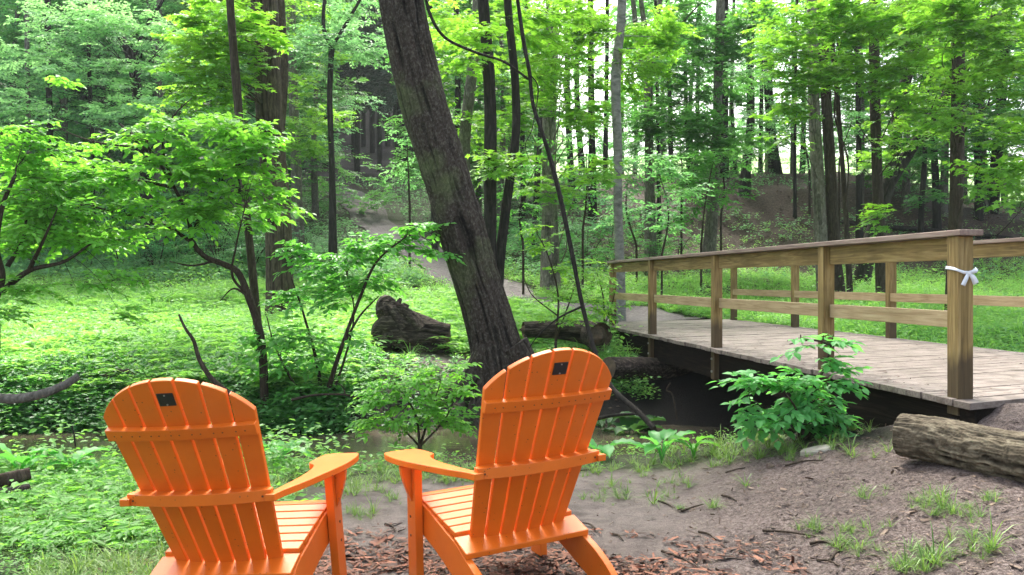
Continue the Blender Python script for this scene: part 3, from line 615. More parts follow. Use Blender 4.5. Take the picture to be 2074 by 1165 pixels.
# the big leaning tree and its neighbours
tree('leaning_tree', 'thick leaning tree with dark furrowed bark behind the right orange chair', [(1022, 800), (1010, 725), (982, 620), (946, 500), (905, 360), (862, 220), (832, 100), (812, 0), (800, -70)], 9.9,
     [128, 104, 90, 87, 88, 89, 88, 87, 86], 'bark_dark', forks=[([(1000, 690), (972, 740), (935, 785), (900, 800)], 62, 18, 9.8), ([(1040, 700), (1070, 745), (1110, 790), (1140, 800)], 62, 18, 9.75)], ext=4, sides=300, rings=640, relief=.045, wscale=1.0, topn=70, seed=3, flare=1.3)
tree('broad_tree', 'large upright tree with ridged brown bark rising behind the left bushes', [(568, 650), (566, 560), (562, 430), (550, 300), (541, 150), (536, 0)], 15.5, [60, 52, 50, 50, 52, 52], 'bark_brown', ext=5, sides=140, rings=360, relief=.03, seed=4,
     clusters=RC(2, 8, 360, 520, 0, 190, 13.5, 15, 45, 24, 10) + [(470, 40, 14.5, 80, 50, .8, 20), (400, 120, 14, 70, 60, .8, 24), (420, 190, 14, 60, 50, .6, 16), (500, 130, 14.6, 40, 60, .5, 12)], forks=[([(560, 330), (575, 180), (572, 60), (566, -40)], 16, 13, 16.0)])
tree('slender_tree', 'slender brown trunk just left of the large upright tree, bending left', [(533, 760), (520, 640), (510, 540), (497, 400), (482, 210), (470, 60), (464, -40)], 11, [20, 17, 16, 15, 17, 16, 15], 'bark_brown', ext=3, seed=5, topn=30, relief=.004,
     clusters=[(540, 60, 11, 35, 45, .4, 7)], L=.5)
tree('grey_tree', 'grey trunk in the gap right of the large upright tree', [(603, 452), (598, 300), (592, 130), (590, 0)], 25, [24, 20, 18, 17], 'bark_grey', seed=6, ls=.12, clusters=RC(14, 8, 560, 690, 0, 330, 21, 25, 40, 22, 10) + [(625, 190, 24, 50, 70, .9, 20), (560, 20, 24, 60, 30, 1, 16), (610, 302, 22, 65, 16, .6, 14)], leaf='leaf_maple', L=.9)
tree('forked_tree', 'thin dark trunk forking near the top beside the hill path', [(674, 482), (672, 330), (668, 200), (672, 90)], 22, [17, 12, 11, 12], 'bark_black', ext=0, seed=7, forks=[([(672, 95), (655, 50), (662, -60)], 10, 5, 22), ([(672, 95), (700, 50), (735, -10), (780, -90)], 8, 4, 22)],
     clusters=RC(13, 12, 590, 760, 0, 130, 21, 26, 45, 26, 12) + [(690, 60, 22, 60, 60, 1, 18), (650, 150, 22, 40, 40, .8, 8)], leaf='leaf_cool', kind='quad', ls=.11)
tree('mossy_tree', 'pale mossy trunk between the leaning tree and the dark twin trunks', [(946, 480), (940, 300), (955, 160), (966, 40), (968, -40)], 19.5, [28, 24, 22, 20, 20], 'bark_grey', seed=8,
     clusters=RC(7, 10, 860, 1070, 0, 280, 17, 21, 45, 26, 12) + [(900, 50, 18, 55, 55, .8, 20), (905, 150, 18, 40, 50, .6, 12), (1010, 160, 18, 40, 40, .6, 10)])
tree('twin_tree', 'straight black trunk, left of the dark pair behind the leaning tree', [(998, 640), (993, 520), (993, 350), (992, 190), (983, 60), (976, -40)], 13, [30, 25, 25, 24, 23, 22], 'bark_black', seed=9, relief=.008, sides=32,
     clusters=[(1000, 330, 12.8, 55, 22, .5, 10), (960, 90, 12.5, 50, 60, .5, 14)])
tree('twin_tree', 'curved black trunk, right of the dark pair behind the leaning tree', [(1004, 640), (1012, 530), (1028, 400), (1044, 280), (1044, 170), (1032, 50), (1026, -40)], 13.1, [28, 22, 19, 17, 16, 16, 15], 'bark_black', seed=10, relief=.008, sides=32,
     clusters=[(1090, 50, 13.5, 70, 45, .7, 18), (1100, 140, 13.5, 60, 45, .6, 12), (1040, 330, 12.6, 35, 25, .4, 5)])
tree('grey_tree', 'broad grey trunk seen between the black trunks and the pale birch', [(1114, 500), (1112, 380), (1112, 250), (1116, 120), (1120, -40)], 20, [36, 30, 28, 27, 26], 'bark_grey', seed=11, sides=24, relief=.01,
     clusters=RC(3, 18, 1040, 1260, -10, 260, 15, 19, 45, 26, 12) + [(1180, 60, 17, 60, 55, .8, 26), (1140, 200, 17, 55, 40, .7, 16), (1110, 380, 14, 80, 22, .5, 14), (1215, 350, 14, 45, 26, .5, 10), (1180, 250, 17, 30, 25, .5, 6)])
tree('pale_tree', 'smooth pale straight trunk rising beside the far end of the bridge', [(1256, 645), (1256, 560), (1252, 420), (1251, 300), (1247, 160), (1256, 60), (1262, -40)], 15, [24, 20, 18, 18, 20, 18, 18], 'bark_pale', seed=12, relief=.002, sides=20,
     clusters=RC(4, 6, 1230, 1360, 0, 160, 15, 17, 40, 26, 9) + [(1330, 50, 16, 50, 50, .7, 12), (1210, 60, 15, 30, 30, .5, 6)])
tree('forked_tree', 'grey tree forking high up, right of the smooth pale trunk', [(1318, 500), (1315, 330), (1313, 200), (1313, 100)], 22, [26, 19, 18, 22], 'bark_grey', ext=0, seed=13, forks=[([(1313, 110), (1305, 50), (1290, -60)], 14, 8, 22), ([(1313, 110), (1330, 50), (1345, -60)], 12, 8, 22), ([(1314, 170), (1296, 110), (1284, 20), (1280, -60)], 13, 9, 22), ([(1314, 120), (1370, 60), (1420, 5)], 6, 3, 22)],
     clusters=RC(5, 18, 1260, 1440, 0, 300, 20, 24, 50, 28, 13) + [(1350, 200, 22, 50, 40, .9, 14), (1290, 260, 22, 45, 40, .9, 12), (1380, 30, 22, 50, 40, .9, 14)], leaf='leaf_mid')
tree('straight_tree', 'straight grey trunk standing left of the wooded ridge gap', [(1437, 510), (1446, 380), (1452, 250), (1456, 120), (1460, -40)], 22, [28, 22, 18, 18, 18], 'bark_grey', seed=14,
     clusters=RC(6, 18, 1370, 1560, 20, 300, 20, 24, 45, 28, 12) + [(1480, 60, 22, 45, 40, .9, 10), (1410, 330, 20, 60, 50, .8, 18), (1400, 250, 21, 45, 40, .8, 12)], leaf='leaf_mid')
tree('black_tree', 'black crooked trunk standing on the bare slope below the ridge', [(1507, 396), (1512, 330), (1520, 250), (1519, 120), (1522, 20), (1520, -50)], 28.5, [26, 19, 16, 15, 13, 12], 'bark_black', seed=15, sides=20, relief=.012, clusters=RC(8, 10, 1440, 1640, 40, 300, 26, 30, 50, 26, 14), leaf='leaf_cool', kind='quad')
tree('ridge_tree', 'dark trunk with a flared foot on the ridge crest', [(1570, 345), (1562, 270), (1556, 170), (1556, 60), (1556, -40)], 33, [28, 19, 17, 16, 15], 'bark_black', seed=16, leaf='leaf_cool', kind='quad', clusters=RC(9, 12, 1500, 1720, 60, 320, 30, 34, 50, 26, 14))
tree('ridge_tree', 'dark trunk on the ridge crest just right of the straight grey trunk', [(1467, 350), (1467, 220), (1468, 100), (1468, -40)], 33, [20, 16, 15, 14], 'bark_black', seed=17, leaf='leaf_cool', kind='quad', clusters=[(1450, 130, 33, 50, 40, 1.2, 12)])
tree('paired_tree', 'wider brown trunk, left of the close pair behind the bridge', [(1668, 600), (1663, 480), (1655, 330), (1648, 200), (1646, 60), (1646, -40)], 18, [28, 25, 24, 22, 22, 21], 'bark_grey', seed=18, sides=24, relief=.01,
     clusters=[(1560, 100, 16, 40, 40, .6, 12), (1630, 170, 15, 50, 40, .6, 16), (1600, 110, 15, 55, 60, .8, 24), (1590, 240, 15.5, 55, 45, .8, 16), (1640, 40, 15, 60, 35, .8, 18), (1570, 30, 16, 40, 30, .8, 8)])
tree('paired_tree', 'mossy trunk, right of the close pair behind the bridge', [(1700, 620), (1690, 500), (1681, 330), (1672, 180), (1666, 60), (1662, -40)], 18, [30, 23, 21, 20, 20, 19], 'bark_brown', seed=19, sides=24, relief=.008,
     clusters=[(1740, 60, 15, 60, 50, .8, 24), (1710, 130, 15, 50, 40, .6, 14)])
tree('slim_tree', 'thin reddish trunk wrapped by a vine, right of the close pair', [(1722, 610), (1716, 480), (1706, 330), (1694, 180), (1684, 60), (1690, -40)], 17, [13, 11, 9, 10, 9, 8], 'bark_brown', seed=20, relief=.003, topn=20, clusters=RC(10, 9, 1640, 1860, 0, 200, 13.5, 17, 50, 28, 12), forks=[([(1710, 440), (1718, 330), (1690, 230), (1700, 120), (1680, 20)], 4, 3, 16.9)])
tree('slim_tree', 'straight brown trunk seen over the middle of the bridge rail', [(1788, 640), (1783, 500), (1776, 330), (1772, 200), (1770, 80), (1768, -40)], 17, [25, 22, 20, 20, 20, 18], 'bark_brown', seed=21, sides=20, relief=.007,
     clusters=[(1760, 30, 14, 80, 30, .8, 24), (1850, 220, 14.5, 50, 30, .6, 12), (1850, 60, 14, 70, 50, .8, 26), (1830, 150, 14, 60, 45, .8, 18), (1788, 440, 15.5, 40, 40, .4, 7), (1770, 160, 14.5, 40, 30, .5, 8), (1820, 282, 15.5, 50, 20, .5, 8)])
tree('leaning_tree', 'dark trunk splitting into two leaning limbs behind the bridge', [(1740, 600), (1765, 480), (1800, 370), (1812, 300), (1822, 210), (1848, 120), (1870, 40)], 20, [36, 28, 26, 24, 22, 20, 16], 'bark_black', seed=22, sides=24, relief=.012,
     forks=[([(1795, 380), (1830, 325), (1870, 265), (1915, 195), (1960, 120), (2010, 30)], 26, 14, 20), ([(1840, 310), (1890, 270), (1960, 235), (2030, 200)], 9, 5, 19.8)], clusters=RC(11, 14, 1780, 2080, 20, 380, 16, 21, 60, 30, 14) + [(1900, 130, 18, 60, 60, 1, 22), (1960, 60, 17, 60, 45, .8, 20)])
tree('straight_tree', 'dark straight trunk rising just behind the nearest bridge post', [(1926, 700), (1930, 560), (1936, 430), (1939, 300), (1941, 160), (1943, 30), (1944, -40)], 14.2, [30, 26, 25, 25, 24, 23, 22], 'bark_brown', seed=23, sides=32, relief=.009,
     clusters=[(1930, 230, 13, 60, 30, .6, 14), (2050, 270, 12.5, 50, 30, .6, 14), (1970, 20, 12, 90, 30, .8, 26), (2010, 60, 12, 75, 50, .8, 26), (2040, 170, 12, 55, 50, .7, 18), (1960, 180, 12, 50, 40, .6, 10), (1890, 40, 12.5, 60, 35, .7, 14), (2020, 350, 11.5, 60, 24, .6, 12), (2062, 400, 11.5, 35, 22, .5, 6)])
tree('dark_tree', 'dark leaning trunk at the right edge on the far slope', [(2005, 440), (2018, 330), (2026, 230), (2034, 100), (2040, -40)], 28, [30, 22, 20, 18, 16], 'bark_black', seed=24, leaf='leaf_mid', clusters=RC(12, 14, 1800, 2090, 60, 420, 23, 29, 60, 30, 14) + [(2050, 280, 26, 60, 60, 1.2, 24), (1985, 270, 27, 50, 50, 1.2, 16)])
thin = [(1360, 360, 1352, 20, 32, 9), (1410, 345, 1416, 30, 34, 8), (1540, 350, 1544, 10, 34, 8), (1180, 360, 1172, 20, 33, 11), (1225, 380, 1230, 20, 31, 9), (1490, 350, 1486, 20, 34, 7), (1625, 350, 1632, 60, 34, 9), (1060, 400, 1066, 30, 32, 9), (1395, 350, 1388, 20, 30, 8), (1610, 410, 1612, 120, 27, 6), (1740, 420, 1736, 100, 25, 10), (1865, 450, 1880, 60, 24, 9), (1897, 420, 1884, 20, 26, 12), (1982, 400, 1976, 20, 27, 12), (1335, 430, 1330, 60, 25, 7), (1200, 420, 1196, 30, 27, 14), (1160, 400, 1150, 30, 29, 12), (1085, 430, 1105, 60, 25, 10), (880, 440, 872, 40, 27, 10), (930, 420, 925, 40, 29, 12)]
for k, (x0, y0, x1, y1, Y, wv) in enumerate(thin):
    tree('thin_tree', 'thin dark trunk standing in the background wood', [(x0, y0), ((x0 + x1) / 2 + RNG.normal(0, 4), (y0 + y1) / 2), (x1, y1), (x1 + RNG.normal(0, 6), -60)], Y, [wv * 1.3, wv, wv * .9, wv * .8], 'bark_black', group='thin trunks of the background wood', seed=40 + k,
         clusters=[(x0 + RNG.normal(0, 15), 200 + RNG.normal(0, 60), Y, 50, 50, 1, 12), (x1 + RNG.normal(0, 30), 60 + RNG.normal(0, 40), Y, 60, 40, 1, 12)], leaf='leaf_cool' if k % 2 else 'leaf_mid', kind='quad', topn=25, sides=8)
for k, (x0, y0, x1, Y, wv, lb) in enumerate([(62, 480, 55, 24, 9, 'thin pale trunk near the left edge of the background'), (105, 480, 98, 25, 12, 'dark trunk low behind the left bushes'), (190, 500, 180, 25, 8, 'thin trunk behind the left bushes, left of the shaded thicket'), (330, 470, 322, 27, 14, 'mossy trunk hidden behind the bright layered bush')]):
    tree('thin_tree', lb, [(x0, y0), (x0 - 3, 300), (x1, 120), (x1 - 2, -50)], Y, wv, 'bark_grey' if k in (0, 3) else 'bark_black', seed=60 + k, leaf='leaf_cool', kind='quad', clusters=[(x0 + 30, 120, Y, 80, 60, 1, 20)], topn=25, sides=8)
tree('arching_tree', 'dark limb arching through the pale foliage at upper left', [(300, 470), (290, 300), (268, 130), (238, 70), (195, 30), (150, -30)], 24, [26, 22, 20, 15, 10, 6], 'bark_black', ext=0, seed=66, leaf='leaf_cool', kind='quad', ls=.12, clusters=RC(1, 26, 0, 500, 20, 260, 20, 23.5, 80, 30, 20), tintc=.8, color=(1.35, 1.25, 1.25), forks=[([(268, 130), (292, 60), (330, 0), (350, -60)], 8, 5, 24)])

# ------------------------------------------------------------------ bushes and saplings near the creek
def bush(name, label, base, stems, clusters, Y, leaf, kind, ls, L=.4, seed=1, sw=10, limb=.006, color=None, cat_='bush', twr=.0025, variants=SPRAYS_S, group=None, tintc=.5, flat=.6, dens=1.0):
    rng = np.random.default_rng(seed); b = P(*base, Y); b[2] = float(gh(b[0], b[1])); t = thing(name, b, label, cat_, group); ap = []
    for st in stems:
        wv = sw * (st[0] if isinstance(st[0], (int, float)) else 1); pts = st[1:] if isinstance(st[0], (int, float)) else st
        off = np.linspace(0, rng.normal(0, .25), len(pts)); q = cat(np.array([P(a, c, Y) + A(0, o, 0) for (a, c), o in zip(pts, off)]), 40)
        if pts[0] == base: q[0] = b - A(0, 0, .05)
        wd = MB(); r = np.linspace(wv, wv * .28, 40) / F * Y / 2; wd.tube(q, r, 8, knots=.25, seed=seed); ap.append((wd, q))
    allp = np.vstack([q for _, q in ap]); cr = MB(); clusters = [(c[0], c[1], c[2], c[3], int(c[4] * dens)) + tuple(c[5:]) for c in clusters]
    class Pick:
        def tube(self, q, *a, **k): min(ap, key=lambda s_: np.linalg.norm(s_[1] - q[0], axis=1).min())[0].tube(q, *a, **k)
    lw = Pick()
    cloud(cr, lw, hubfn(allp), [pc(c[0], c[1], c[5] if len(c) > 5 else Y, c[2], c[3], c[3] / F * Y * 1.4 + .12, c[4]) for c in clusters], rng, kind, ls, L, twr, limb, variants, tintc, flat)
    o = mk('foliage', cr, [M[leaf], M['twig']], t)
    if color: o.color = (*color, 1)
    for wd, _ in ap: mk('stem', wd, M['twig'], t)
    return t
_q = np.random.default_rng(12); LB_CL = []
for _ in range(80):
    x_ = _q.uniform(10, 560); top_ = 215 + 60 * abs((x_ - 400) / 200)**1.6 + _q.uniform(-14, 14); y_ = _q.uniform(top_, min(top_ + 250, 500) - .25 * max(0, x_ - 430)); LB_CL.append((x_, y_, _q.uniform(35, 75), _q.uniform(7, 15), 7, 9.6 + _q.normal(0, .3)))
bush('layered_bush', 'bright green bush with layered leaf sprays arching over a crooked stem', (536, 790), [[1.5, (536, 790), (528, 680), (503, 600), (482, 552), (455, 536), (415, 520), (390, 490), (380, 440), (352, 380), (300, 300), (240, 250)], [.7, (388, 480), (420, 400), (470, 340), (530, 290)], [.6, (350, 370), (330, 300), (350, 240), (390, 200)], [.5, (430, 530), (390, 538), (345, 530)], [.7, (395, 495), (320, 450), (230, 430), (120, 400)], [.6, (352, 380), (260, 360), (160, 330), (60, 320)], [.5, (503, 600), (470, 585), (440, 610)], [.6, (505, 600), (478, 560), (492, 500), (515, 430)], [.5, (300, 300), (200, 290), (120, 260)]],
     LB_CL + [(130, 178, 16, 22, 3), (560, 390, 24, 34, 8), (535, 262, 34, 34, 12)],
     9.6, 'leaf_bright', 'oval', .104, .46, seed=71, sw=11, tintc=.7, flat=.2)
bush('crooked_bush', 'leafy bush with black crooked stems cut by the left edge', (-20, 800), [[1.8, (-20, 800), (-5, 700), (0, 610), (18, 560), (12, 500), (30, 420), (60, 360)], [1.0, (5, 590), (60, 548), (130, 530), (190, 490)], [.8, (15, 540), (40, 480), (38, 400)], [.7, (60, 545), (110, 490), (160, 430)]],
     [(40, 270, 70, 24, 22), (90, 310, 80, 28, 28), (30, 340, 60, 30, 22), (110, 370, 70, 30, 24), (40, 410, 60, 30, 20), (150, 430, 70, 24, 20), (90, 465, 70, 24, 18), (30, 500, 50, 24, 12), (190, 500, 60, 20, 10), (240, 560, 60, 24, 10), (60, 590, 70, 26, 14), (170, 580, 60, 26, 10), (260, 640, 50, 20, 7), (20, 640, 40, 20, 8)],
     8.8, 'leaf_bright', 'oval', .084, .42, seed=72, sw=13, color=(.95, 1, 1), dens=.95, tintc=.68, flat=.2)
bush('creekside_bush', 'tall leafy bush on the far bank between stump and left bushes', (655, 838), [[1.2, (655, 838), (672, 770), (700, 690), (735, 600), (770, 530), (830, 480)], [1.0, (655, 838), (640, 740), (610, 640), (580, 560)], [.8, (655, 838), (600, 780), (560, 700), (545, 640)], [.7, (700, 690), (728, 640), (765, 600)], [.7, (655, 838), (690, 750), (715, 640), (700, 560)]],
     [(600, 510, 45, 24, 12), (640, 550, 60, 30, 20), (710, 520, 70, 26, 24), (780, 500, 60, 26, 20), (850, 465, 50, 22, 14), (830, 500, 60, 18, 12), (740, 570, 70, 26, 20), (660, 600, 60, 30, 20), (590, 600, 45, 34, 16), (600, 680, 60, 40, 24), (560, 740, 60, 36, 22), (640, 720, 50, 40, 18), (530, 690, 40, 34, 12), (660, 780, 50, 26, 14), (600, 790, 50, 24, 14), (905, 515, 26, 10, 3), (700, 690, 40, 30, 8)],
     9.7, 'leaf_mid', 'oval', .095, .38, seed=73, sw=9, color=(1.25, 1.3, 1.0), dens=1.0, tintc=.7, flat=.3)
bush('low_bush', 'low light green bush at the water edge left of the right chair', (850, 905), [[1, (850, 905), (840, 840), (800, 780)], [1, (850, 905), (870, 840), (890, 780)], [.8, (850, 905), (800, 860), (750, 830)], [.8, (850, 905), (900, 850), (930, 790)]],
     [(800, 775, 50, 20, 16), (870, 765, 50, 20, 16), (840, 810, 70, 24, 24), (920, 800, 40, 24, 14), (760, 810, 45, 22, 14), (880, 845, 60, 22, 18), (800, 850, 60, 22, 16), (930, 750, 30, 14, 6), (740, 850, 36, 16, 8), (925, 855, 36, 18, 8)],
     6.5, 'leaf_bright', 'oval', .055, .24, seed=74, sw=6, limb=.003, twr=.0016)
bush('bridge_bush', 'broad-leaved bush growing against the side of the footbridge', (1620, 905), [[1, (1620, 905), (1600, 830), (1560, 780)], [1.2, (1620, 905), (1640, 820), (1680, 740), (1700, 680)], [1, (1620, 905), (1670, 850), (1700, 820)], [.9, (1620, 905), (1580, 860), (1530, 840)], [.7, (1690, 700), (1650, 690), (1612, 700)]],
     [(1560, 775, 45, 22, 12), (1620, 780, 50, 24, 15), (1670, 800, 45, 26, 12), (1510, 775, 24, 16, 5), (1600, 830, 60, 26, 16), (1560, 860, 45, 22, 10), (1660, 860, 50, 24, 13), (1700, 850, 26, 24, 6), (1690, 740, 30, 20, 6), (1700, 690, 30, 14, 5), (1635, 695, 26, 8, 3), (1720, 770, 20, 12, 3), (1530, 830, 30, 16, 5)],
     5.45, 'leaf_mid', 'oval', .082, .26, seed=75, sw=8, limb=.004, color=(1.25, 1.4, 1.5), tintc=.6, variants=[spray(np.random.default_rng(9 + k), 11, 2) for k in range(6)])
bush('bright_bush', 'yellow-green spindly bush right of the leaning tree', (1125, 690), [[1, (1125, 690), (1130, 600), (1110, 520), (1085, 470)], [.8, (1125, 690), (1160, 600), (1180, 540)], [.7, (1130, 640), (1080, 600), (1060, 560)]],
     [(1080, 465, 30, 16, 7), (1110, 500, 36, 18, 9), (1140, 545, 40, 20, 11), (1180, 580, 40, 20, 11), (1130, 600, 40, 20, 9), (1210, 620, 36, 18, 9), (1190, 540, 26, 14, 5), (1150, 650, 50, 18, 12), (1225, 560, 24, 18, 5)], 11, 'leaf_maple', 'oval', .07, .34, seed=76, sw=5, limb=.004)
bush('bright_bush', 'feathery light green bush at the far end of the near bridge rail', (1225, 660), [[1, (1225, 660), (1222, 600), (1210, 550)], [.8, (1225, 660), (1240, 610), (1245, 580)]],
     [(1215, 590, 30, 24, 12), (1240, 620, 26, 20, 10), (1205, 640, 36, 16, 10), (1180, 660, 36, 12, 8)], 12.2, 'leaf_bright', 'oval', .07, .3, seed=77, sw=4, limb=.003)
sap = [(1340, 520, 17, 'leaf_cool'), (1420, 500, 19, 'leaf_mid'), (1290, 500, 20, 'leaf_cool'), (1460, 440, 21, 'leaf_mid'), (1180, 470, 19, 'leaf_mid'), (830, 420, 24, 'leaf_cool'), (1060, 500, 20, 'leaf_mid'), (1700, 380, 24, 'leaf_cool'), (1640, 350, 27, 'leaf_cool'), (1380, 430, 23, 'leaf_mid')]
sl_lab = ['young tree with tiered pale sprays left of the bare slope', 'sapling in front of the straight grey trunk', 'sapling right of the smooth pale trunk', 'sapling on the bare slope edge', 'sapling between the grey trunk and the smooth pale trunk', 'fir-like sapling beside the hill path', 'sapling behind the two black trunks', 'pale leafy young tree behind the close pair of trunks', 'pale young tree on the ridge, left of the close pair', 'sapling below the forked grey tree']
for k, ((x, y, Y, lf), lb) in enumerate(zip(sap, sl_lab)):
    r_ = np.random.default_rng(90 + k); hgt = 150 * 20 / Y
    bush('sapling', lb, (x, y), [[1, (x, y), (x + r_.normal(0, 8), y - hgt * .5), (x + r_.normal(0, 14), y - hgt)]], [(x + r_.normal(0, 26), y - hgt * f, r_.uniform(35, 65), 12, 12) for f in (.35, .55, .75, .95, 1.15)], Y, lf, 'quad', .115, .6, seed=91 + k, sw=5, limb=.008, cat_='sapling', flat=.9, color=(1.1, 1.15, 1.05), tintc=.6)

# broad-leaved plants at the water's edge
def rosette(label, px, py, Y, n, size, seed, leaf='leaf_mid', color=None, up=.8):
    rng = np.random.default_rng(seed); b = P(px, py, Y); b[2] = float(gh(b[0], b[1])); t = thing('broadleaf_plant', b, label, 'plant', 'broad-leaved plants along the creek')
    for k in range(n):
        a = 2 * math.pi * k / n + rng.normal(0, .25); s = size * rng.uniform(.7, 1.1); e = b + A(math.cos(a) * .25 * s, math.sin(a) * .25 * s, up * s * rng.uniform(.4, .9))
        mb = MB(); st = cat(np.array([b, b * .5 + e * .5 + A(0, 0, .03), e]), 6); mb.tube(st, .006, 5, mat=0, tint=.8)
        put_leaves(mb, e[None], A(math.cos(a), math.sin(a), rng.uniform(-.1, .7))[None], A(-.3 * math.cos(a), -.3 * math.sin(a), 1)[None], [s], 'broad', 0, rng.uniform(.3, .9), True)
        o = mk('leaf', mb, M[leaf], t)
        if color: o.color = (*color, 1)
rosette('upright broad-leaved plant on the bank left of the bridge bush', 1340, 905, 5.95, 7, .20, 1, color=(1.2, 1.4, 1.3), up=1.2)
rosette('broad-leaved plant at the bank with one wide leaf leaning right', 1405, 905, 5.9, 5, .19, 2, color=(1.3, 1.3, .8))
rosette('large ribbed plant right beside the left chair back', 548, 868, 6.6, 8, .30, 3, color=(.9, 1.2, .9))
rosette('ribbed plant low behind the left armrest', 560, 905, 6.1, 7, .24, 4, color=(.9, 1.15, .9))
rosette('drooping plant just right of the right chair back', 1218, 905, 6.0, 5, .24, 5, color=(.9, 1.2, 1.1))
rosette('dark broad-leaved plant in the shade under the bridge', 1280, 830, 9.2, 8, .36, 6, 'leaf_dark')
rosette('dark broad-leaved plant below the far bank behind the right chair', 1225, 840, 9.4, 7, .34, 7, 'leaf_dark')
rosette('small broad-leaved plant between the two chairs', 690, 905, 6.0, 5, .13, 8, color=(1.2, 1.3, 1.1))
rosette('broad plant at the left edge below the cut branch', 40, 905, 5.6, 7, .22, 9, color=(1.1, 1.3, 1.1))
rosette('broad plant at the near left bank beside the muddy inlet', 150, 900, 5.7, 7, .20, 10, color=(1.1, 1.3, 1.1))

# ------------------------------------------------------------------ background wood: shared crowns, many trees
def bg_tree_mesh(seed, kind, hgt, rad, nc, nsp, ls, z0):
    rng = np.random.default_rng(seed); cr = MB(); wd = MB()
    tr = cat(np.array([[0, 0, -.3], [rng.normal(0, .1), rng.normal(0, .1), hgt * .4], [rng.normal(0, .3), rng.normal(0, .3), hgt * .95]]), 24); wd.tube(tr, np.linspace(.17, .04, 24), 9, knots=.15, seed=seed)
    cl = []
    for k in range(nc):
        z = z0 + (hgt - z0) * (k + .5) / nc; a = rng.uniform(0, 6.28) ; r = rad * rng.uniform(.25, .8) * (1.1 - .5 * (z / hgt)**2)
        cl.append((A(math.cos(a) * r, math.sin(a) * r, z), A(rad * .42, rad * .42, rad * .17) * rng.uniform(.8, 1.25), nsp))
    cloud(cr, wd, hubfn(tr), cl, rng, kind, ls, 1.0, .006, .03, SPRAYS, .5, .75)
    return cr.mesh('bg_crown'), wd.mesh('bg_trunk')
def bg_shrub_mesh(seed, ls):
    rng = np.random.default_rng(seed); cr = MB(); wd = MB(); ap = []
    for k in range(5):
        a = rng.uniform(0, 6.28); e = A(math.cos(a) * .9, math.sin(a) * .9, rng.uniform(1.2, 2.2)); q = cat(np.array([[0, 0, -.1], e * .5 + A(0, 0, .3), e]), 10); wd.tube(q, np.linspace(.02, .006, 10), 5, cap=False); ap.append(q)
    cloud(cr, None, hubfn(np.vstack(ap)), [(A(rng.normal(0, .7), rng.normal(0, .7), rng.uniform(.3, 2.3)), A(.7, .7, .25), 13) for _ in range(13)], rng, 'quad', ls, .6, .004, 0, SPRAYS_S, .5, .7)
    return cr.mesh('shrub_crown'), wd.mesh('shrub_stem')
def spruce_mesh(seed):
    rng = np.random.default_rng(seed); cr = MB(); wd = MB(); h = 17; wd.tube(np.array([[0, 0, -.3], [0, 0, 6], [.1, 0, h]]), [.20, .16, .03], 8)
    b, yw, ll = [], [], []
    for z in np.arange(5.0, h, .42):
        for k in range(6):
            a = rng.uniform(0, 6.28); L = 1.9 * (1 - (z / h)**1.4) + .3
            for f in (.0, .45): b.append([math.cos(a) * L * f, math.sin(a) * L * f, z - .25 * f * L]); yw.append(a + rng.normal(0, .2)); ll.append(L * .6)
    b, yw, ll = np.array(b), np.array(yw), np.array(ll); leafy(cr, b, yw, rng.normal(-.35, .15, len(b)), ll, rng, 'pinna', .26, SPRAYS, 0, 1, .006)
    return cr.mesh('spruce_crown'), wd.mesh('spruce_trunk')
def inst(name, meshes, mats, loc, yaw, s, label, cat_, group, parts, color):
    t = thing(name, loc, label, cat_, group); t.rotation_euler = (0, 0, yaw); t.scale = (s, s, s * RNG.uniform(.92, 1.1))
    for me, m_, nm in zip(meshes, mats, parts):
        if not me.materials:
            for x in m_: me.materials.append(x)
        o = bpy.data.objects.new(nm, me); col.objects.link(o); o.parent = t; o.color = (*color, 1)
    return t
BGM = {'c': [bg_tree_mesh(200 + k, 'quad', 12, 3.4, 22, 22, .15, 1.2) for k in range(4)]}
BGV = {lf: [(a.copy(), b) for a, b in BGM['c']] for lf in ('leaf_cool', 'leaf_mid', 'leaf_bright')}
SH = {lf: [bg_shrub_mesh(220 + k, .10) for k in range(3)] for lf in ('leaf_cool', 'leaf_mid')}
SPR = [spruce_mesh(240 + k) for k in range(2)]
def jit(v, a): return v + RNG.uniform(-a, a)
bgl = []
for px in range(-120, 560, 85): bgl.append((jit(px, 25), jit(29, 2), 'leaf_cool', 1.0, (1.35, 1.3, 1.3)))
for px in range(-80, 620, 80): bgl.append((jit(px, 25), jit(38, 3), 'leaf_cool', 1.15, (1.0, 1.0, 1.1)))
for px in range(-100, 620, 75): bgl.append((jit(px, 25), jit(48, 3), 'leaf_cool', 1.25, (1.1, 1.1, 1.2)))
for px in (640, 560, 930, 1010): bgl.append((px, 33, 'leaf_mid', .95, (1, 1, 1)))
for px in (880, 960, 1040, 1330, 1400, 1620, 1700, 1790, 1870, 1950, 2030, 2110): bgl.append((jit(px, 15), jit(34.5, 1.5), 'leaf_mid', .8, (1.1, 1.15, 1.0)))
for px in (1740, 1830, 1920, 2010, 2100): bgl.append((jit(px, 15), jit(27, 1.5), 'leaf_mid', .85, (1.0, 1.1, .9)))
for px in (1100, 1290, 1480, 1560, 1250, 1000): bgl.append((jit(px, 15), jit(42, 3), 'leaf_cool', .8, (1.3, 1.3, 1.3)))
side_lab = lambda px, Y: ('leafy tree massed in the ' + ('front' if Y < 33 else 'back') + ' of the wood on the left slope', 'trees massed on the left slope') if px < 700 else (('leafy tree standing along the wooded ridge', 'trees along the ridge') if px < 1650 or Y > 30 else ('leafy tree in the thicket beyond the bridge on the right', 'trees in the right thicket'))
